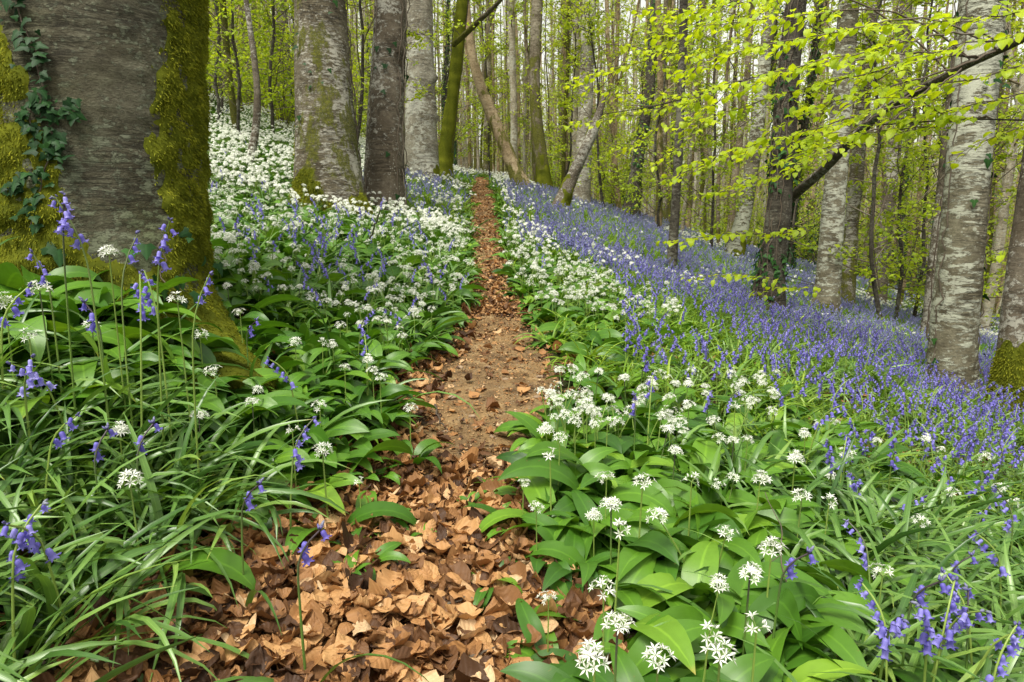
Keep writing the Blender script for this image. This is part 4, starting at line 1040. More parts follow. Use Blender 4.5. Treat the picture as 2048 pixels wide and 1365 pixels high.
# ------------------------------------------------------------------ the crowd of poles behind
def pole(H, r, bark, wob, nb, leaves, lowest=.22, fork=False, low=False, ivyn=0, blen=1.0, leafmat=None, leafsize=.10):
    K = 16 if not low else 9
    s = np.linspace(0, 1, K)
    wx = np.cumsum(rng.normal(0, wob, K)) * .25; wy = np.cumsum(rng.normal(0, wob, K)) * .25
    wx -= wx[0]; wy -= wy[0]
    P = np.stack([wx, wy, s * (H + .4) - .4], -1)
    R = r * (1 - .62 * s) * (1 + .35 * np.exp(-s * H / .4))
    tm, br, cr = MB(), MB(), MB()
    ns = 10 if not low else 6
    V, Q, ld = tubes(P, R, ns); V = V + .12 * r * sines(V * [1, 1, .4], int(rng.integers(1e6)), .3 / r * .3)[:, None] * 0
    tm.add(V, Q, None, ld)
    br.add(*_t(tubes(P[2:] + [0, 0, .25], r * .2 * np.linspace(1, .2, K - 2), 4)))
    f = np.sort(rng.uniform(lowest, .98, nb)); b0 = np.stack([np.interp(f, s, P[:, i]) for i in range(3)], -1)
    az = rng.uniform(0, 2 * PI, nb); L = blen * rng.uniform(.5, 1.9, nb) * (1.1 - .5 * f)
    el0 = rng.uniform(.1, .8, nb); el1 = el0 + rng.uniform(-.2, .8, nb)
    q = np.linspace(0, 1, 6); th = el0[:, None] + (el1 - el0)[:, None] * q
    ph = az[:, None] + np.cumsum(rng.normal(0, .18, (nb, 6)), 1)
    d = np.stack([np.cos(th) * np.cos(ph), np.cos(th) * np.sin(ph), np.sin(th)], -1) * (L / 5)[:, None, None]
    BP = b0[:, None] + np.concatenate([np.zeros((nb, 1, 3)), np.cumsum(d[:, :-1], 1)], 1)
    br.add(*_t(tubes(BP, (r * .22 * rng.uniform(.5, 1.1, nb))[:, None] * (1 - .8 * q)[None] + .003, 4 if not low else 3)))
    if fork:
        h0 = rng.uniform(.3, .5); p0 = np.array([np.interp(h0, s, P[:, i]) for i in range(3)]); a = rng.uniform(0, 6.28)
        k = np.linspace(0, 1, 10)
        FP = p0 + np.stack([math.cos(a) * 1.3 * k ** .7, math.sin(a) * 1.3 * k ** .7, k * H * .5], -1)
        tm.add(*_t(tubes(FP, r * .6 * (1 - .6 * k), ns)))
    nt = nb * 5; bi = rng.integers(0, nb, nt); fq = rng.uniform(.25, 1, nt)
    idx = np.clip((fq * 5).astype(int), 0, 4); fr = (fq * 5 - idx)[:, None]
    t0 = BP[bi, idx] * (1 - fr) + BP[bi, np.minimum(idx + 1, 5)] * fr
    a2 = rng.uniform(0, 2 * PI, nt); e2 = rng.uniform(-.2, .8, nt); tl = rng.uniform(.2, .7, nt)
    td = np.stack([np.cos(e2) * np.cos(a2), np.cos(e2) * np.sin(a2), np.sin(e2)], -1)
    t1 = t0 + td * tl[:, None] * .5 + rng.normal(0, .04, (nt, 3)); t2 = t0 + td * tl[:, None]
    if not low or True:
        br.add(*_t(tubes(np.stack([t0, t1, t2], 1), np.tile([.006, .004, .002], (nt, 1)), 3)))
    if leaves:
        n = leaves; ti = rng.integers(0, nt, n); g = rng.uniform(.2, 1.05, n)[:, None]
        lp = t0[ti] * (1 - g) + t2[ti] * g + rng.normal(0, .05, (n, 3)) * [1, 1, .6]
        aa = rng.uniform(0, 2 * PI, n); ax = np.stack([np.cos(aa), np.sin(aa), rng.normal(-.35, .4, n)], -1)
        stamp(cr, LEAF_V, LEAF_Q, None, lp, ax, leafsize * rng.uniform(.6, 1.15, n), rng.normal(0, .7, n), tld=LEAF_LD)
    iv = None
    if ivyn:
        G = V.reshape(K, ns + 1, 3); D = (G - P[:, None]); D = D / np.linalg.norm(D, axis=-1, keepdims=True)
        S, N = surf_samples(G, D, ivyn, np.clip(1.2 - 1.6 * s, .02, 1)[:, None] * np.ones((1, ns + 1)))
        iv = MB(); ivy_leaves(iv, S, N, .075, 0, .04)
    return tm, br, cr, iv

def pole_spec(bark, **k):
    tm, br, cr, iv = pole(bark=bark, **k)
    spec = [('trunk', tm.mesh('pole_trunk', BARK[bark]), []), ('branches', br.mesh('pole_branches', M_TWIG if bark == 'dark' else M_TWIGL), [])]
    if cr.n: spec.append(('crown', cr.mesh('pole_crown', M_BEECH_FAR), []))
    if iv is not None: spec.append(('ivy', iv.mesh('pole_ivy', M_IVY), []))
    return spec
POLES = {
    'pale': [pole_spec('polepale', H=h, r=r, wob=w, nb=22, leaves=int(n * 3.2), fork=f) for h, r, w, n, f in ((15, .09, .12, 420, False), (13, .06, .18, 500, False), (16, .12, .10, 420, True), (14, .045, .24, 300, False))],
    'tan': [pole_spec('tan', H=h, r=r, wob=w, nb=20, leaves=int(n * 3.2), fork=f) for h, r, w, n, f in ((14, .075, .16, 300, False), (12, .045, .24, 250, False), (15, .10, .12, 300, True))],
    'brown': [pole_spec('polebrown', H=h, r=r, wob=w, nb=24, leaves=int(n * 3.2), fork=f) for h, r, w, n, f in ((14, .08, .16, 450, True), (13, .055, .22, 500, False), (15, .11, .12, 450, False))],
    'mossy': [pole_spec('moss', H=h, r=r, wob=w, nb=20, leaves=int(n * 2.4)) for h, r, w, n in ((13, .10, .2, 400), (12, .07, .24, 400))],
    'ivied': [pole_spec('dark', H=h, r=r, wob=w, nb=20, leaves=350, ivyn=1500) for h, r, w in ((14, .11, .12), (13, .08, .18))],
}
SAPL = [pole_spec('dark', H=h, r=.035, wob=.2, nb=30, leaves=n, lowest=.1, blen=1.15, leafsize=.085) for h, n in ((5.5, 2600), (4.5, 2200), (6.5, 3000))]
def shrub_spec(n, size, mat, h=2.2, w=1.1):
    lf, br = MB(), MB()
    k = 26; a = rng.uniform(0, 6.28, k); e = rng.uniform(.5, 1.5, k); L = h * rng.uniform(.5, 1.1, k)
    q = np.linspace(0, 1, 6)
    d = np.stack([np.cos(e) * np.cos(a), np.cos(e) * np.sin(a), np.sin(e)], -1)
    BP = d[:, None] * (q[None, :, None] * L[:, None, None]) * [w / h * 1.6, w / h * 1.6, 1] + rng.normal(0, .04, (k, 6, 3)); BP[:, 0] = [0, 0, -.05]
    br.add(*_t(tubes(BP, np.tile(.012 * (1 - .75 * q), (k, 1)), 4)))
    bi = rng.integers(0, k, n); f = rng.uniform(.25, 1.05, n); i0 = np.clip((f * 5).astype(int), 0, 4); fr = (f * 5 - i0)[:, None]
    p = BP[bi, i0] * (1 - fr) + BP[bi, i0 + 1] * fr + rng.normal(0, .16, (n, 3))
    p[:, 2] = np.abs(p[:, 2])
    aa = rng.uniform(0, 6.28, n); ax = np.stack([np.cos(aa), np.sin(aa), rng.normal(-.2, .4, n)], -1)
    stamp(lf, LEAF_V, LEAF_Q, None, p, ax, size * rng.uniform(.6, 1.2, n), rng.normal(0, .8, n), tld=LEAF_LD)
    return [('branches', br.mesh('shrub_branches', M_TWIG), []), ('foliage', lf.mesh('shrub_foliage', mat), [])]
HOLLY = [shrub_spec(1600, .075, M_IVY, 2.6, 1.2), shrub_spec(1200, .075, M_IVY, 2.0, 1.2)]
HAZEL = [shrub_spec(2200, .085, M_BEECH_FAR, 2.8, 1.3), shrub_spec(2600, .085, M_BEECH_FAR, 3.4, 1.5)]

placed = [(f[0], f[1]) for f in FOOT]
def free(x, y, r):
    return all((x - a) ** 2 + (y - b) ** 2 > r * r for a, b in placed)
WHERE = {'crest': 'in the crowd beyond the crest of the path', 'down': 'in the crowd down the slope behind the bluebells', 'up': 'up the slope above the flowering garlic'}
KINDTXT = {'pale': 'slender pale grey beech pole', 'tan': 'slender tan bare pole', 'brown': 'brown lichened pole with thin twigs', 'mossy': 'moss-green pole', 'ivied': 'dark ivy-clad pole'}
def zone(x, y):
    px = project([x, y, height(x, y) + 1])[0]
    return 'up' if px < 800 else 'crest' if px < 1250 else 'down'
n_pole = 0
tries = 0
while n_pole < 285 and tries < 30000:
    tries += 1
    y = 12 + 40 * rng.uniform() ** .85; x = rng.uniform(-1, 1) * (.80 * y + 2)
    u = x - pathx(y)
    if abs(u) < 1.0 + max(0, (y - 22)) * 0 and y < 27: continue
    zn = zone(x, y)
    if zn == 'crest' and y < 21: continue
    if zn == 'down' and y < 13 + 2.0 * rng.uniform(): continue
    if zn == 'up' and (y < 12 or rng.uniform() < .35): continue
    if not free(x, y, .75): continue
    kd = rng.choice(['pale', 'tan', 'brown', 'mossy', 'ivied'], p=[.32, .27, .22, .11, .08] if zn != 'up' else [.15, .05, .45, .15, .2])
    spec = POLES[kd][int(rng.integers(len(POLES[kd])))]
    placed.append((x, y)); n_pole += 1
    if y < 30: FOOT.append((x, y, .12))
    spawn('pole_tree', spec, (x, y, height(x, y)), rng.uniform(0, 6.28), rng.uniform(.85, 1.2), KINDTXT[kd] + ' ' + WHERE[zn], 'tree', KINDTXT[kd].replace('pole', 'poles').replace('slender ', '') + ' ' + WHERE[zn], (rng.normal(0, .035), rng.normal(0, .035)))

# leafy saplings and shrubs between the trunks
SAPS = [(1775, 560, 10.5, 'young beech with flat yellow-green tiers close right of the thin white-blotched beech'), (1845, 600, 12.5, 'small leafy beech just left of the stout lichen-patched beech'), (1800, 590, 11.5, 'young beech with layered yellow-green sprays right of the thin white-blotched beech'), (1860, 560, 14, 'yellow-green young beech behind the stout lichen-patched one'), (1330, 380, 15, 'young beech in leaf behind the thin dark pole'), (1430, 420, 14, 'leafy young beech left of the pale leaning mossy-footed trunk'),
        (470, 200, 11.5, 'leafy young beech on the garlic slope behind the S-bent sapling'), (420, 140, 13, 'yellow-leaved young beech highest beside the massive beech'), (540, 220, 15, 'bright young beech behind the dark brown trunk on the garlic slope'), (700, 280, 12.5, 'bright young beech seen between the two broad trunks left of the path'), (900, 345, 22, 'young beech in leaf behind the mossy leaning trunk'), (980, 345, 24, 'small leafy beech right beyond the crest of the path'), (1210, 400, 18, 'leafy young beech behind the broken leaning trunk'), (1960, 560, 12.5, 'yellow-green young beech right of the stout lichen-patched one'), (1580, 470, 16, 'leafy young beech seen behind the trunk with the long bare limb'), (1120, 380, 21, 'leafy young beech beyond the mossy trunk with a crook'), (1290, 430, 19, 'leafy young beech behind the dark crooked trunk'), (440, 190, 16, 'pale green young beech behind the leaning dark trunk up the slope'), (620, 250, 17, 'young beech hidden half behind the broad white-streaked beech')]
for i, (px, py, t, lb) in enumerate(SAPS):
    p = at_depth(px, py, t); x, y = p[0], p[1]
    FOOT.append((x, y, .06))
    spawn('beech_sapling', SAPL[i % 3], (x, y, height(x, y)), rng.uniform(0, 6.28), rng.uniform(.85, 1.15), lb, 'sapling', None)
nh = 0
for k in range(900):
    y = rng.uniform(13, 44); x = rng.uniform(-1, 1) * (.8 * y)
    zn = zone(x, y)
    if abs(x - pathx(y)) < 2 or (zn == 'crest' and y < 24) or not free(x, y, .6) or nh >= 46: continue
    if zn == 'down' and y < 18: continue
    hol = zn == 'down' and x > .45 * y and rng.uniform() < .6
    spec = (HOLLY if hol else HAZEL)[int(rng.integers(2))]
    nh += 1; placed.append((x, y))
    lb = ('dark evergreen shrub ' if hol else 'yellow-green leafy shrub ') + {'crest': 'beyond the crest of the path', 'down': 'among the poles down the slope', 'up': 'among the trunks up the garlic slope'}[zn]
    spawn('evergreen_shrub' if hol else 'leafy_shrub', spec, (x, y, height(x, y) - .03), rng.uniform(0, 6.28), rng.uniform(.8, 1.4), lb, 'shrub', lb.replace('shrub', 'shrubs'))

# the wood that goes on behind, one mass
FAR = []
for i in range(7):
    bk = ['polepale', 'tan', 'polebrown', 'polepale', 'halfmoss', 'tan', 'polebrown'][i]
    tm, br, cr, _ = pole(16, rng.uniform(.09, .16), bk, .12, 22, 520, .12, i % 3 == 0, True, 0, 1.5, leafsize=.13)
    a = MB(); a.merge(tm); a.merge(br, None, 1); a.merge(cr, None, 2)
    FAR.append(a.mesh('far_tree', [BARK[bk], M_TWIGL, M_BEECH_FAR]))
y = 50 + 85 * rng.uniform(0, 1, 1450) ** .9; x = rng.uniform(-1, 1, len(y)) * (.85 * y + 3)
scatter('distant_wood', FAR, np.stack([x, y, height(x, y)], -1), np.stack([rng.normal(0, .03, len(y)), rng.normal(0, .03, len(y)), rng.uniform(0, 6.28, len(y))], -1), rng.uniform(.85, 1.35, len(y)), rng.integers(0, 7, len(y)))

# ------------------------------------------------------------------ flowers
FT = np.array(FOOT)
def clear(x, y, pad=0.):
    """True where neither path nor trunk stands"""
    ok = ((x < xl(y) - pad) | (x > xr(y) + pad)) | (y > 25)
    for a, b, r in FT:
        ok &= ((x - a) ** 2 + (y - b) ** 2) > (r + .02) ** 2
    return ok
def inframe(x, y, z, mx=260, my=200):
    px, py, w = project(np.stack([x, y, z], -1))
    return (w > .4) & (px > -mx) & (px < 2048 + mx) & (py < 1365 + my) & (py > -100)

taken = []
n_gar = n_blu = 0
def side_txt(x, y): return 'right' if x > pathx(y) else 'left'
def zone_txt(x, y):
    s = side_txt(x, y); px, py, _ = project([x, y, height(x, y) + .2])
    if s == 'left':
        if px < 480 and py > 480 and py < 920: return 'before the massive mossy beech'
        if py > 860: return 'by the leaf litter left of the path'
        if py > 620: return 'in the leafy bank left of the path'
        return 'in the flowering drift left of the path'
    if py > 830: return ('in the broad-leaved patch right of the path' if px < 1560 else 'in the strap-leaved tangle at lower right')
    if px < 1280: return 'along the right edge of the narrow path'
    return 'in the grassy bluebell bank right of the path'

def garlic(px=None, py=None, spec=None, x=None, y=None, label=None, sc=1., group=None, t=None):
    global n_gar
    if px is not None:
        sp, tops = GARLIC1[n_gar % len(GARLIC1)]; top = tops[0] * sc
        p = at(px, py, top[2]) if t is None else at_depth(px, py, t); x, y = p[0], p[1]
        if t is not None:
            sp, tops = garlic_spec(6, .25, .032, 1, float(p[2] - height(x, y)) + .01, True); sc = 1.; top = tops[0]
        rz = rng.uniform(0, 6.28)
        x -= top[0] * math.cos(rz) - top[1] * math.sin(rz); y -= top[0] * math.sin(rz) + top[1] * math.cos(rz)
        tilt = (0, 0)
    else:
        sp = spec; rz = rng.uniform(0, 6.28); tilt = (rng.normal(0, .1), rng.normal(0, .1))
    z = float(height(x, y))
    g = group or ('wild garlic ' + zone_txt(x, y))
    nh = sum(1 for s in sp if s[0] == 'flower_stem')
    lb = label or (['leafy wild garlic without flowers ', 'wild garlic with one white flower head ', 'wild garlic with two white flower heads '][nh] + zone_txt(x, y))
    n_gar += 1; taken.append((x, y))
    return spawn('wild_garlic', sp, (x, y, z), rz, sc, lb, 'wild garlic', (None if label and not group else lb.replace('wild garlic', 'wild garlic plants', 1)), tilt)
def bluebell(px=None, py=None, spec=None, x=None, y=None, label=None, sc=1., k=None, t=None):
    global n_blu
    sp, top = (BLUE_N[(n_blu if k is None else k) % len(BLUE_N)] if spec is None else spec); top = top * sc
    rz = rng.uniform(0, 6.28)
    if px is not None:
        p = at(px, py, top[2]) if t is None else at_depth(px, py, t); x, y = p[0], p[1]
        if t is not None:
            sc = 1.; sp, top = bluebell_spec(4, float(p[2] - height(x, y)) / .93, [6, 4, 8, 3, 5, 7][n_blu % 6 if k is None else k], True, .40, .009, 2, [.35, .3, .6, .25, .9, .45][n_blu % 6 if k is None else k], .06, .07)
        x -= top[0] * math.cos(rz) - top[1] * math.sin(rz); y -= top[0] * math.sin(rz) + top[1] * math.cos(rz)
    z = float(height(x, y)); lb = label or ('violet bluebell nodding ' + zone_txt(x, y))
    n_blu += 1; taken.append((x, y))
    return spawn('bluebell', sp, (x, y, z), rz, sc, lb, 'bluebell', None if label else lb.replace('bluebell', 'bluebells', 1), (rng.normal(0, .04), rng.normal(0, .04)))

# plants whose flower heads stand out in the photograph
GH = [(1240, 1068, 'wild garlic with the largest white head, over broad leaves at the litter\'s right edge'), (1207, 1180, None), (1097, 1205, 'wild garlic leaning out over the brown litter from the broad-leaved patch'), (1235, 1258, None), (1188, 1325, 'wild garlic with loose starry flowers at the bottom of the broad-leaved patch'), (1316, 1325, None), (1513, 1262, 'wild garlic head alone above a dark gap at the lower right'),
      (1285, 972, None), (1213, 960, None), (1222, 1012, None), (1520, 965, 'wild garlic head beside a bare brown twig'), (1603, 1000, None), (1658, 1008, None), (1840, 1045, None), (1765, 1152, None), (1500, 1150, None), (1543, 1105, None), (1440, 1320, None), (1100, 915, 'wild garlic whose dense head overhangs the path where it is stony'), (1120, 880, None), (1190, 850, None), (1467, 885, None), (1375, 770, None), (1378, 815, None), (1470, 815, None), (1545, 825, None), (1690, 915, None), (1755, 885, None), (1850, 880, None), (1905, 990, None), (1383, 965, None), (1072, 1020, None), (1047, 970, None), (1350, 905, None), (1610, 870, None), (1150, 850, None), (1215, 850, None), (1440, 880, None), (1495, 885, None), (1410, 775, None), (1590, 920, None), (2000, 980, None), (2025, 1010, None), (1970, 920, None),
      (218, 508, 'wild garlic with a full white head before the bare bark of the massive beech'), (80, 588, None), (355, 603, 'wild garlic head beside ivy leaves at the massive beech\'s foot'), (185, 662, None), (60, 685, None), (400, 675, None), (428, 742, None), (398, 838, None), (240, 872, None), (260, 965, 'wild garlic head behind a dark bluebell stalk among strap leaves'), (718, 968, 'wild garlic with a small head low over the brown litter, left side'), (640, 820, None), (690, 740, None), (505, 810, None), (735, 725, None), (590, 688, None), (645, 690, None), (680, 655, None), (480, 625, None), (455, 575, None), (510, 540, None), (645, 905, None), (585, 865, None), (820, 822, 'wild garlic head reaching over the left edge of the bare path'), (760, 760, None), (10, 600, None), (665, 690, None), (745, 745, None)]
BH = [(125, 400, 'tall bluebell with bells spaced apart before the mossy beech, highest of all', 2), (103, 425, None, 4), (60, 505, None, 1), (236, 555, 'bluebell with a tight cluster of bells under the white garlic head', 0), (260, 492, None, 3), (305, 480, None, 2), (295, 545, None, 0), (180, 635, None, 3), (38, 622, None, 1), (92, 745, 'pale lilac bluebell among the leaves before the mossy beech', 4), (72, 785, None, 4), (105, 885, None, 1), (205, 905, None, 3), (280, 895, 'bluebell with dark unopened buds on a purple stalk', 3), (605, 890, 'bluebell on a long slanting stalk left of the litter', 5), (566, 735, None, 0), (30, 1085, 'fat bluebell cluster lowest among the strap leaves', 2), (70, 1070, None, 0), (618, 1115, 'small bluebell standing on the brown litter', 3), (500, 668, None, 3), (395, 575, None, 3), (487, 1010, None, 3), (730, 650, None, 5), (725, 690, None, 1),
      (1690, 905, None, 0), (1790, 925, None, 1), (1905, 940, 'bluebell with spreading bells above the strap leaves at right', 5), (1860, 1240, 'bluebell with deep violet bells in the lower right cluster', 2), (1755, 1225, None, 0), (1785, 1250, None, 5), (1890, 1235, None, 2), (1845, 1200, None, 3), (1960, 1240, None, 3), (1985, 1275, None, 1), (2000, 1010, None, 5), (1990, 1085, None, 0), (1575, 1135, 'violet bluebell with two bells beside a bare twig', 3), (2015, 1320, None, 0), (1905, 1140, None, 3), (1880, 1220, None, 0), (1930, 1190, None, 1),
      (1285, 730, None, 3), (1300, 780, None, 1), (1270, 820, None, 3), (1640, 700, None, 2), (1660, 690, None, 5), (1700, 700, None, 2), (1720, 690, None, 0), (1640, 760, None, 5), (1680, 790, None, 2), (1640, 830, None, 0), (1870, 790, None, 2), (1890, 800, None, 5), (1810, 800, None, 2), (1960, 860, None, 0), (2000, 880, None, 2), (1930, 850, None, 2), (1550, 800, None, 3), (1480, 700, None, 5)]
for px, py, lb in GH:
    garlic(px, py, label=lb, sc=rng.uniform(.92, 1.1) * (1.05 if py > 900 else .95) * (.68 if (px, py) in ((718, 968), (1097, 1205), (1072, 1020), (1047, 970)) else 1), t=1.75 if px < 420 and py < 615 else None)
for px, py, lb, k in BH:
    bluebell(px, py, label=lb, k=k, sc=rng.uniform(.92, 1.08) * (1.12 if py < 700 and px < 500 else 1), t=rng.uniform(1.6, 1.75) if px < 420 and py < 580 else None)
# broad leaves of the near right patch, and the left banks
def fill(n, boxes, fn, mind, pad=.05):
    got = 0
    for _ in range(n * 30):
        if got >= n: break
        x0, x1, y0, y1 = boxes[int(rng.integers(len(boxes)))]
        p = at(rng.uniform(x0, x1), rng.uniform(y0, y1), .1); x, y = p[0], p[1]
        if not clear(np.array([x]), np.array([y]), pad)[0]: continue
        if any((x - a) ** 2 + (y - b) ** 2 < mind ** 2 for a, b in taken): continue
        fn(x, y); got += 1
R_ = lambda L: L[int(rng.integers(len(L)))]
fill(30, [(1080, 1560, 1000, 1365)], lambda x, y: garlic(x=x, y=y, spec=R_(GARLICB)[0], sc=rng.uniform(.75, 1.0)), .075, .30)
fill(42, [(1050, 1750, 840, 1050)], lambda x, y: garlic(x=x, y=y, spec=R_(GARLIC0 + GARLICB)[0], sc=rng.uniform(.8, 1.05)), .06, .06)
fill(12, [(1500, 2048, 1000, 1300)], lambda x, y: garlic(x=x, y=y, spec=R_(GARLIC0)[0], sc=rng.uniform(.8, 1.05)), .09)
fill(30, [(0, 480, 600, 860)], lambda x, y: garlic(x=x, y=y, spec=R_(GARLIC0)[0], sc=rng.uniform(.8, 1.1)), .06)
fill(44, [(420, 850, 660, 960)], lambda x, y: garlic(x=x, y=y, spec=R_(GARLIC0)[0], sc=rng.uniform(.75, 1.0)), .06, .1)
for k in range(16):
    p = at(rng.uniform(640, 1000), rng.uniform(960, 1180), .02); s_ = rng.uniform(.28, .5)
    spawn('garlic_seedling', R_(GARLIC0)[0], (p[0], p[1], float(height(p[0], p[1])) + .02), rng.uniform(0, 6.28), s_, 'small green garlic sprig poking through the brown leaf litter', 'seedling', 'green garlic sprigs in the brown leaf litter')
fill(40, [(1070, 1560, 790, 935)], lambda x, y: garlic(x=x, y=y, spec=R_(GARLIC1 + GARLIC2)[0], sc=rng.uniform(.85, 1.05)), .05)
fill(30, [(0, 385, 590, 700)], lambda x, y: garlic(x=x, y=y, spec=R_(GARLIC0)[0], sc=rng.uniform(1.2, 1.55)), .05)
fill(max(0, 292 - n_gar), [(420, 960, 530, 680), (1020, 1350, 540, 700)], lambda x, y: garlic(x=x, y=y, spec=R_(GARLIC0 + GARLIC2 + GARLIC1)[0], sc=rng.uniform(.75, 1.0)), .08, .06)
fill(90, [(1380, 1760, 660, 860), (1700, 2048, 800, 960)], lambda x, y: bluebell(x=x, y=y, spec=R_(BLUE_S), sc=rng.uniform(.85, 1.1)), .05)
fill(46, [(480, 900, 440, 620)], lambda x, y: bluebell(x=x, y=y, spec=R_(BLUE_S), sc=rng.uniform(.9, 1.15)), .08)
fill(max(0, 292 - n_blu), [(1250, 1700, 600, 760)], lambda x, y: bluebell(x=x, y=y, spec=R_(BLUE_S), sc=rng.uniform(.85, 1.1)), .06)
# strap-leaved bluebell plants without a flower: loose leaves near the camera belong to the tangle below

# the strap-leaved tangles in the two near corners
def tangle(n, xa, xb, ya, yb, lim):
    y = rng.uniform(ya, yb, n); x = rng.uniform(xa, xb, n) * (.35 + .55 * y); ok = clear(x, y, .03) & lim(x, y)
    return x[ok], y[ok]
# ---- carpets (nobody could count them)
def carpet(name, protos, x, y, scl, tilt=.1, pick=None, slope=False):
    n = len(x); z = height(x, y)
    rz = np.zeros(n) if slope else rng.uniform(0, 6.28, n)
    rot = np.stack([rng.normal(0, tilt, n), rng.normal(0, tilt, n), rz], -1)
    return scatter(name, protos, np.stack([x, y, z], -1), rot, scl, rng.integers(0, len(protos), n) if pick is None else pick)
def cand(n, y0, y1, pw=1., pad=.05, mx=200):
    y = y0 + (y1 - y0) * rng.uniform(0, 1, n) ** pw; x = rng.uniform(-1, 1, n) * (.78 * y + .45)
    ok = clear(x, y, pad) & inframe(x, y, height(x, y) + .15, mx)
    x, y = x[ok], y[ok]
    return x, y, x - pathx(y)
U = lambda n: rng.uniform(0, 1, n)
def patchy(x, y, s, f): return np.clip(.5 + .8 * sines(np.stack([x, y], -1), s, f), 0, 1)

# single garlic plants, y < 9
x, y, u = cand(9000, .9, 9, .75)
pl = np.where(y < 1.9, .02, np.where(y < 3.3, .30, .78))
pr = np.where(y < 2.5, np.clip(1.1 - u, 0.05, 1) * .35, np.where(y < 4.4, np.clip(1.15 - u, 0.04, 1) * .35, np.clip((1.6 - u) * 1.4, 0, 1) * .85))
k = U(len(x)) < np.where(u < 0, pl, pr)
x, y, u = x[k], y[k], u[k]
fl = np.where(u < 0, np.where(y > 4.0, .62, np.where(y > 3.0, .28, .06)), np.where(y > 4.4, .88, np.where((y > 2.2) & (y < 3.1) & (u < 1.0), .55, .16))) * np.clip(.4 + patchy(x, y, 71, .5), .3, 1.2)
isf = U(len(x)) < fl
carpet('wild_garlic_flowers', G1M, x[isf], y[isf], rng.uniform(.75, 1.05, isf.sum()))
carpet('wild_garlic_leaves', G0M, x[~isf], y[~isf], rng.uniform(.7, 1.0, (~isf).sum()))
# single bluebells and their leaves, y < 9
x, y, u = cand(13000, .8, 9, .7, .06)
p = np.where(u < 0, np.where(y < 1.7, .75, np.where(y < 3.4, .06, .16)), np.where(y < 2.4, np.clip((u - .65) * 1.6, .0, 1) * .75, np.where(y < 4.4, np.where((y < 3.0) & (u < 1.1), .08, .55), np.clip((u - .3) * .8, .06, .9))))
k = U(len(x)) < p * .8
x, y, u = x[k], y[k], u[k]
fl = np.where(u < 0, np.where(y < 3.2, .03, .20), np.where(y < 2.4, .05, np.clip((u - 1.25) * .55 + (y - 4.2) * .13, .03, .38)))
isf = U(len(x)) < fl
carpet('bluebell_flowers', B1M, x[isf], y[isf], rng.uniform(.8, 1.15, isf.sum()))
xn, yn, un = x[~isf], y[~isf], u[~isf]
br = (un > 0) & (yn > 2.6)
x1, y1 = tangle(285, -1.75, -.4, .75, 1.8, lambda x, y: x < xl(y) - .04)
x2, y2 = tangle(130, .7, 1.7, .85, 2.0, lambda x, y: x > .72)
xs = np.concatenate([xn[~br], x1, x2]); ys = np.concatenate([yn[~br], y1, y2])
carpet('bluebell_strap_leaves', B0M, xs, ys, rng.uniform(.75, 1.12, len(xs)), .15)
carpet('bluebell_bright_leaves', B0G, xn[br], yn[br], rng.uniform(.75, 1.1, br.sum()), .15)
# clumps beyond
x, y, u = cand(26000, 7.2, 46, 1.25, .22)
gw = np.where(u < 0, np.where((y > 8.5) & (u > -1.9) & (y < 22), .25, .92) * np.where(y > 30, .6, 1), np.where(u < .55 + .35 * np.clip((y - 15) / 8, 0, 1), .92, .04))
gw = np.where((y > 19) & (np.abs(u) < 1.8), .9, gw)
gw = np.where((u > 4) & (y > 13) & (patchy(x, y, 77, .12) > .9), .6, gw)
bl = np.where(u < 0, np.where((u > -1.9) & (y < 22) & (y > 9), .65, .14 * patchy(x, y, 73, .15)), .93)
isg = U(len(x)) < gw
keep = isg | (U(len(x)) < bl)
# thin out by density
dens = np.where(y < 14, 9., np.where(y < 24, 6., 4.))
pdens = dens / 9. * np.clip(y / 16., .5, 1.6) * .62
keep &= U(len(x)) < pdens
xg, yg = x[keep & isg], y[keep & isg]
fw = np.where(U(len(xg)) < np.where((xg - pathx(yg) < -2.2), .45, 1.0) * np.clip(.25 + patchy(xg, yg, 83, .35), 0, .85), rng.integers(0, 6, len(xg)), rng.integers(6, 10, len(xg)))
carpet('wild_garlic_drift', GC, xg, yg, rng.uniform(.85, 1.15, len(xg)), .03, fw, True)
xb, yb = x[keep & ~isg], y[keep & ~isg]
pb = np.where(U(len(xb)) < np.clip(.35 + patchy(xb, yb, 79, .25) * .8, 0, 1), rng.integers(0, 8, len(xb)), rng.integers(8, 12, len(xb)))
carpet('bluebell_drift', BC, xb, yb, rng.uniform(.85, 1.15, len(xb)), .03, pb, True)
print('counts', n_gar, n_blu, len(xg), len(xb))

# moss on the ground between the near plants
y = rng.uniform(.7, 3.0, 26000); x = rng.uniform(-1, 1, len(y)) * (.55 + .75 * y)
ok = clear(x, y, .0) & (sines(np.stack([x, y], -1), 61, 1.3) > -.1); x, y = x[ok], y[ok]
mm = MB(); zz = height(x, y) + .006
fuzz(mm, np.stack([x, y, zz], -1), np.tile([0, 0, 1.], (len(x), 1)), .016, .0022, 0., 0, np.clip(.4 + .3 * sines(np.stack([x, y], -1), 62, 2.5) + rng.normal(0, .2, len(x)), 0, 1))
tag(obj('ground_moss', mm.mesh('ground_moss', M_MOSSD)), kind='stuff')

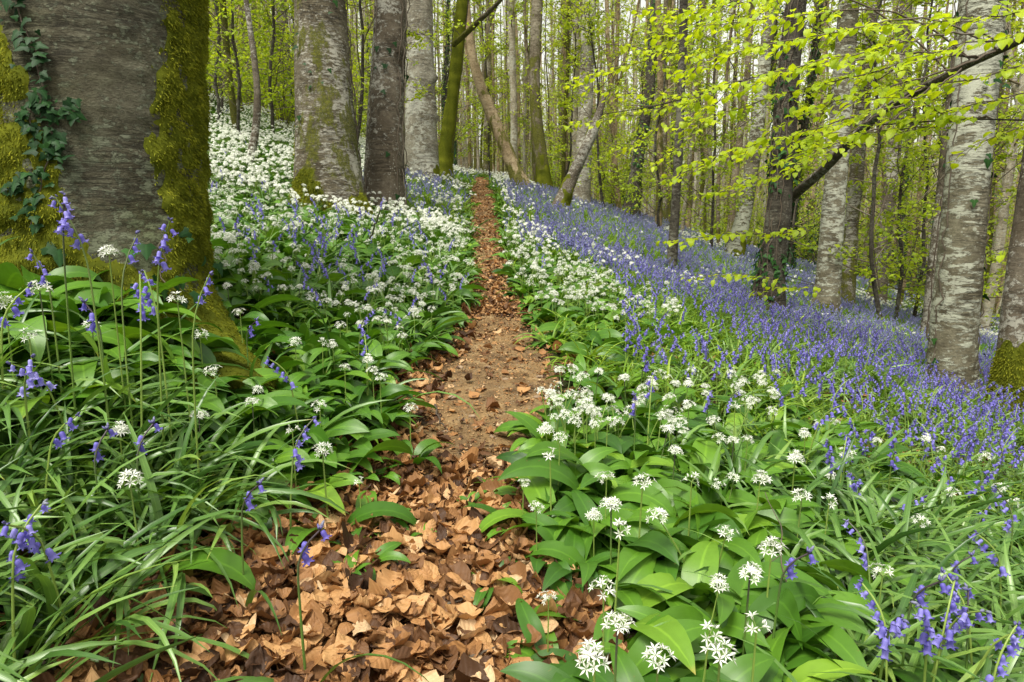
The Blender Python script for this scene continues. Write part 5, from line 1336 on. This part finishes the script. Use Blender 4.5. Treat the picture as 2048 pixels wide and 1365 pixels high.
# ------------------------------------------------------------------ small things on the path
def stone(px, py, w, label, group='stones set in the bare path'):
    p = at(px, py); r = w * np.linalg.norm(p - CAM) / F / 2
    th = np.linspace(0, 2 * PI, 15); ph = np.linspace(-PI / 2, PI / 2, 9)
    TH, PH = np.meshgrid(th, ph)
    V = np.stack([np.cos(PH) * np.cos(TH), np.cos(PH) * np.sin(TH) * .75, np.sin(PH) * .42], -1)
    V = V * (1 + .16 * sines(V, int(rng.integers(1e6)), .35))[..., None] * r
    mb = MB().add(V, gridq(1, 8, 14))
    o = obj('stone', mb.mesh('stone', M_STONE), None, (p[0], p[1], float(height(p[0], p[1])) + .012)); o.rotation_euler = (0, 0, rng.uniform(0, 6.28))
    return tag(o, label, 'stone', group)
stone(1045, 908, 40, 'largest pale flat stone on the path beside the garlic')
for px, py in ((960, 800), (985, 815), (1000, 860), (955, 862), (905, 800), (1060, 870), (1015, 905), (945, 840), (1075, 800), (920, 740), (1080, 760), (1030, 830), (985, 880), (1012, 765), (890, 870), (975, 740), (1035, 950), (995, 930)):
    stone(px, py, rng.uniform(10, 22), 'small buff stone half sunk in the bare earth of the path', 'small stones in the bare earth')
def twig(pts, r, label, h=.02, mat=None, name='twig', branches=()):
    W = np.array([at(x, y, hh) for x, y, hh in pts]); o = np.array([W[0][0], W[0][1], float(height(W[0][0], W[0][1]))])
    L = np.concatenate([[0], np.cumsum(np.linalg.norm(np.diff(W, axis=0), axis=1))]); K = 16
    A = np.stack([np.interp(np.linspace(0, L[-1], K), L, W[:, i]) for i in range(3)], -1)
    A[1:-1] += rng.normal(0, r * .7, (K - 2, 3))
    mb = MB(); mb.add(*_t(tubes(A - o, np.linspace(r, r * .5, K), 6)))
    for f, dx in branches:
        i = int(f * K); B = A[i] + np.outer(np.linspace(0, 1, 6), np.array(dx)); mb.add(*_t(tubes(B - o, np.linspace(r * .6, r * .3, 6), 5)))
    return tag(obj(name, mb.mesh(name, mat or M_TWIG), None, o), label, 'twig')
twig([(1590, 1300, .02), (1575, 1180, .13), (1560, 1120, .17), (1565, 1060, .22), (1530, 985, .27)], .0022, 'bare reddish twig rising beside a single violet bluebell', branches=[(.55, (-.05, .02, -.06))])
twig([(0, 1282, .05), (60, 1310, .04), (130, 1350, .03), (190, 1400, .02)], .004, 'brown fallen twig across the lower left strap leaves')
twig([(885, 1215, .045), (920, 1200, .045), (960, 1195, .045)], .004, 'lichened grey twig lying on the brown leaf litter')
twig([(930, 1318, .045), (965, 1305, .05), (1010, 1290, .045)], .003, 'short dark twig on the litter below the grey one')
twig([(870, 810, .02), (880, 845, .03), (895, 860, .02)], .005, 'curved grey twig at the left edge of the bare path')
twig([(740, 478, .25), (752, 445, .45), (762, 420, .62)], .007, 'pale dead stick leaning up in the garlic left of the path')
def log(p0, p1, w, label):
    A0, A1 = at(*p0, .05), at(*p1, .05); s = np.linspace(0, 1, 14)[:, None]; P = A0 * (1 - s) + A1 * s; P[:, 2] = height(P[:, 0], P[:, 1]) + .05 + .02 * np.sin(s[:, 0] * 5)
    r = w * np.linalg.norm(A0 - CAM) / F / 2; o = P[0].copy()
    G, D, Q, ld = trunk_grid(P, np.full(14, r), 14, int(rng.integers(1e6)), .1, 0, .3, 3, 0)
    mb = MB().add(G - o, Q, None, ld)
    for e in (0, -1):
        c = P[e]; n = 15; mb.add(np.concatenate([G[e] - o, [c - o]]), None, [(i, i + 1, 15) for i in range(14)])
    return tag(obj('fallen_log', mb.mesh('fallen_log', BARK['tan']), None, o), label, 'log')
log((1672, 640), (1712, 668), 12, 'pale fallen log at the foot of the mossy-footed grey beech')
log((1780, 664), (1805, 678), 12, 'short rotting log in the bluebells left of the stout beech')
log((1732, 680), (1795, 702), 6, 'thin grey fallen branch in the bluebells before the thin white-blotched beech')
# moss cushion on the left edge of the path
def cushion(px, py, w, label):
    p = at(px, py); r = w * np.linalg.norm(p - CAM) / F / 2
    th = np.linspace(0, 2 * PI, 29); ph = np.linspace(0, PI / 2, 10); TH, PH = np.meshgrid(th, ph)
    N = np.stack([np.cos(PH) * np.cos(TH), np.cos(PH) * np.sin(TH), np.sin(PH)], -1)
    V = N * [1, .8, .6] * r * (1 + .15 * sines(N, 5, .3))[..., None]; V[..., 2] -= .02
    mb = MB().add(V, gridq(1, 9, 28)); S, NN = surf_samples(V, N, 2500, np.ones(V.shape[:2])); fuzz(mb, S, NN, .014, .002, .1)
    return tag(obj('moss_cushion', mb.mesh('moss_cushion', M_MOSS), None, (p[0], p[1], float(height(p[0], p[1])))), label, 'moss')
cushion(848, 702, 52, 'green moss cushion on the left edge of the bare path')
cushion(1438, 1190, 60, 'small moss mound in a gap between broad garlic leaves')

# ------------------------------------------------------------------ light, sky, camera
w = bpy.data.worlds.new("World"); scene.world = w; w.use_nodes = True
nt = w.node_tree; bg = nt.nodes['Background']
sky = nt.nodes.new('ShaderNodeTexSky'); sky.sky_type = 'NISHITA'; sky.sun_disc = False
SUN_EL, SUN_AZ = math.radians(66), math.radians(215)
sky.sun_elevation = SUN_EL; sky.sun_rotation = SUN_AZ
sky.air_density = 1.0; sky.dust_density = 3.0; sky.ozone_density = 1.0
hs = nt.nodes.new('ShaderNodeHueSaturation'); hs.inputs['Saturation'].default_value = .18
mx = nt.nodes.new('ShaderNodeMix'); mx.data_type = 'RGBA'; mx.blend_type = 'MULTIPLY'; mx.inputs[0].default_value = 1.
mx.inputs[7].default_value = (1.0, .975, .85, 1)
nt.links.new(sky.outputs[0], hs.inputs['Color']); nt.links.new(hs.outputs[0], mx.inputs[6]); nt.links.new(mx.outputs[2], bg.inputs['Color'])
bg.inputs['Strength'].default_value = .105
sun = bpy.data.lights.new('sun', 'SUN'); sun.energy = 1.5; sun.angle = math.radians(18); sun.color = (1, .96, .88)
so = bpy.data.objects.new('sun', sun); C.objects.link(so)
sd = Vector((math.sin(SUN_AZ) * math.cos(SUN_EL), math.cos(SUN_AZ) * math.cos(SUN_EL), math.sin(SUN_EL)))
so.rotation_euler = sd.to_track_quat('Z', 'Y').to_euler()

cam = bpy.data.cameras.new('camera'); cam.lens = 24; cam.sensor_width = 36; cam.clip_end = 1500; cam.clip_start = .05
co = bpy.data.objects.new('camera', cam); co.location = CAM; co.rotation_euler = (PI / 2 - PITCH, 0, 0); C.objects.link(co)
scene.camera = co
scene.view_settings.view_transform = 'Standard'; scene.view_settings.look = 'None'; scene.view_settings.gamma = 1
scene.view_settings.exposure = 1.47
scene.cycles.max_bounces = 6; scene.cycles.diffuse_bounces = 4; scene.cycles.transmission_bounces = 4; scene.cycles.glossy_bounces = 2
scene.cycles.sample_clamp_indirect = 6
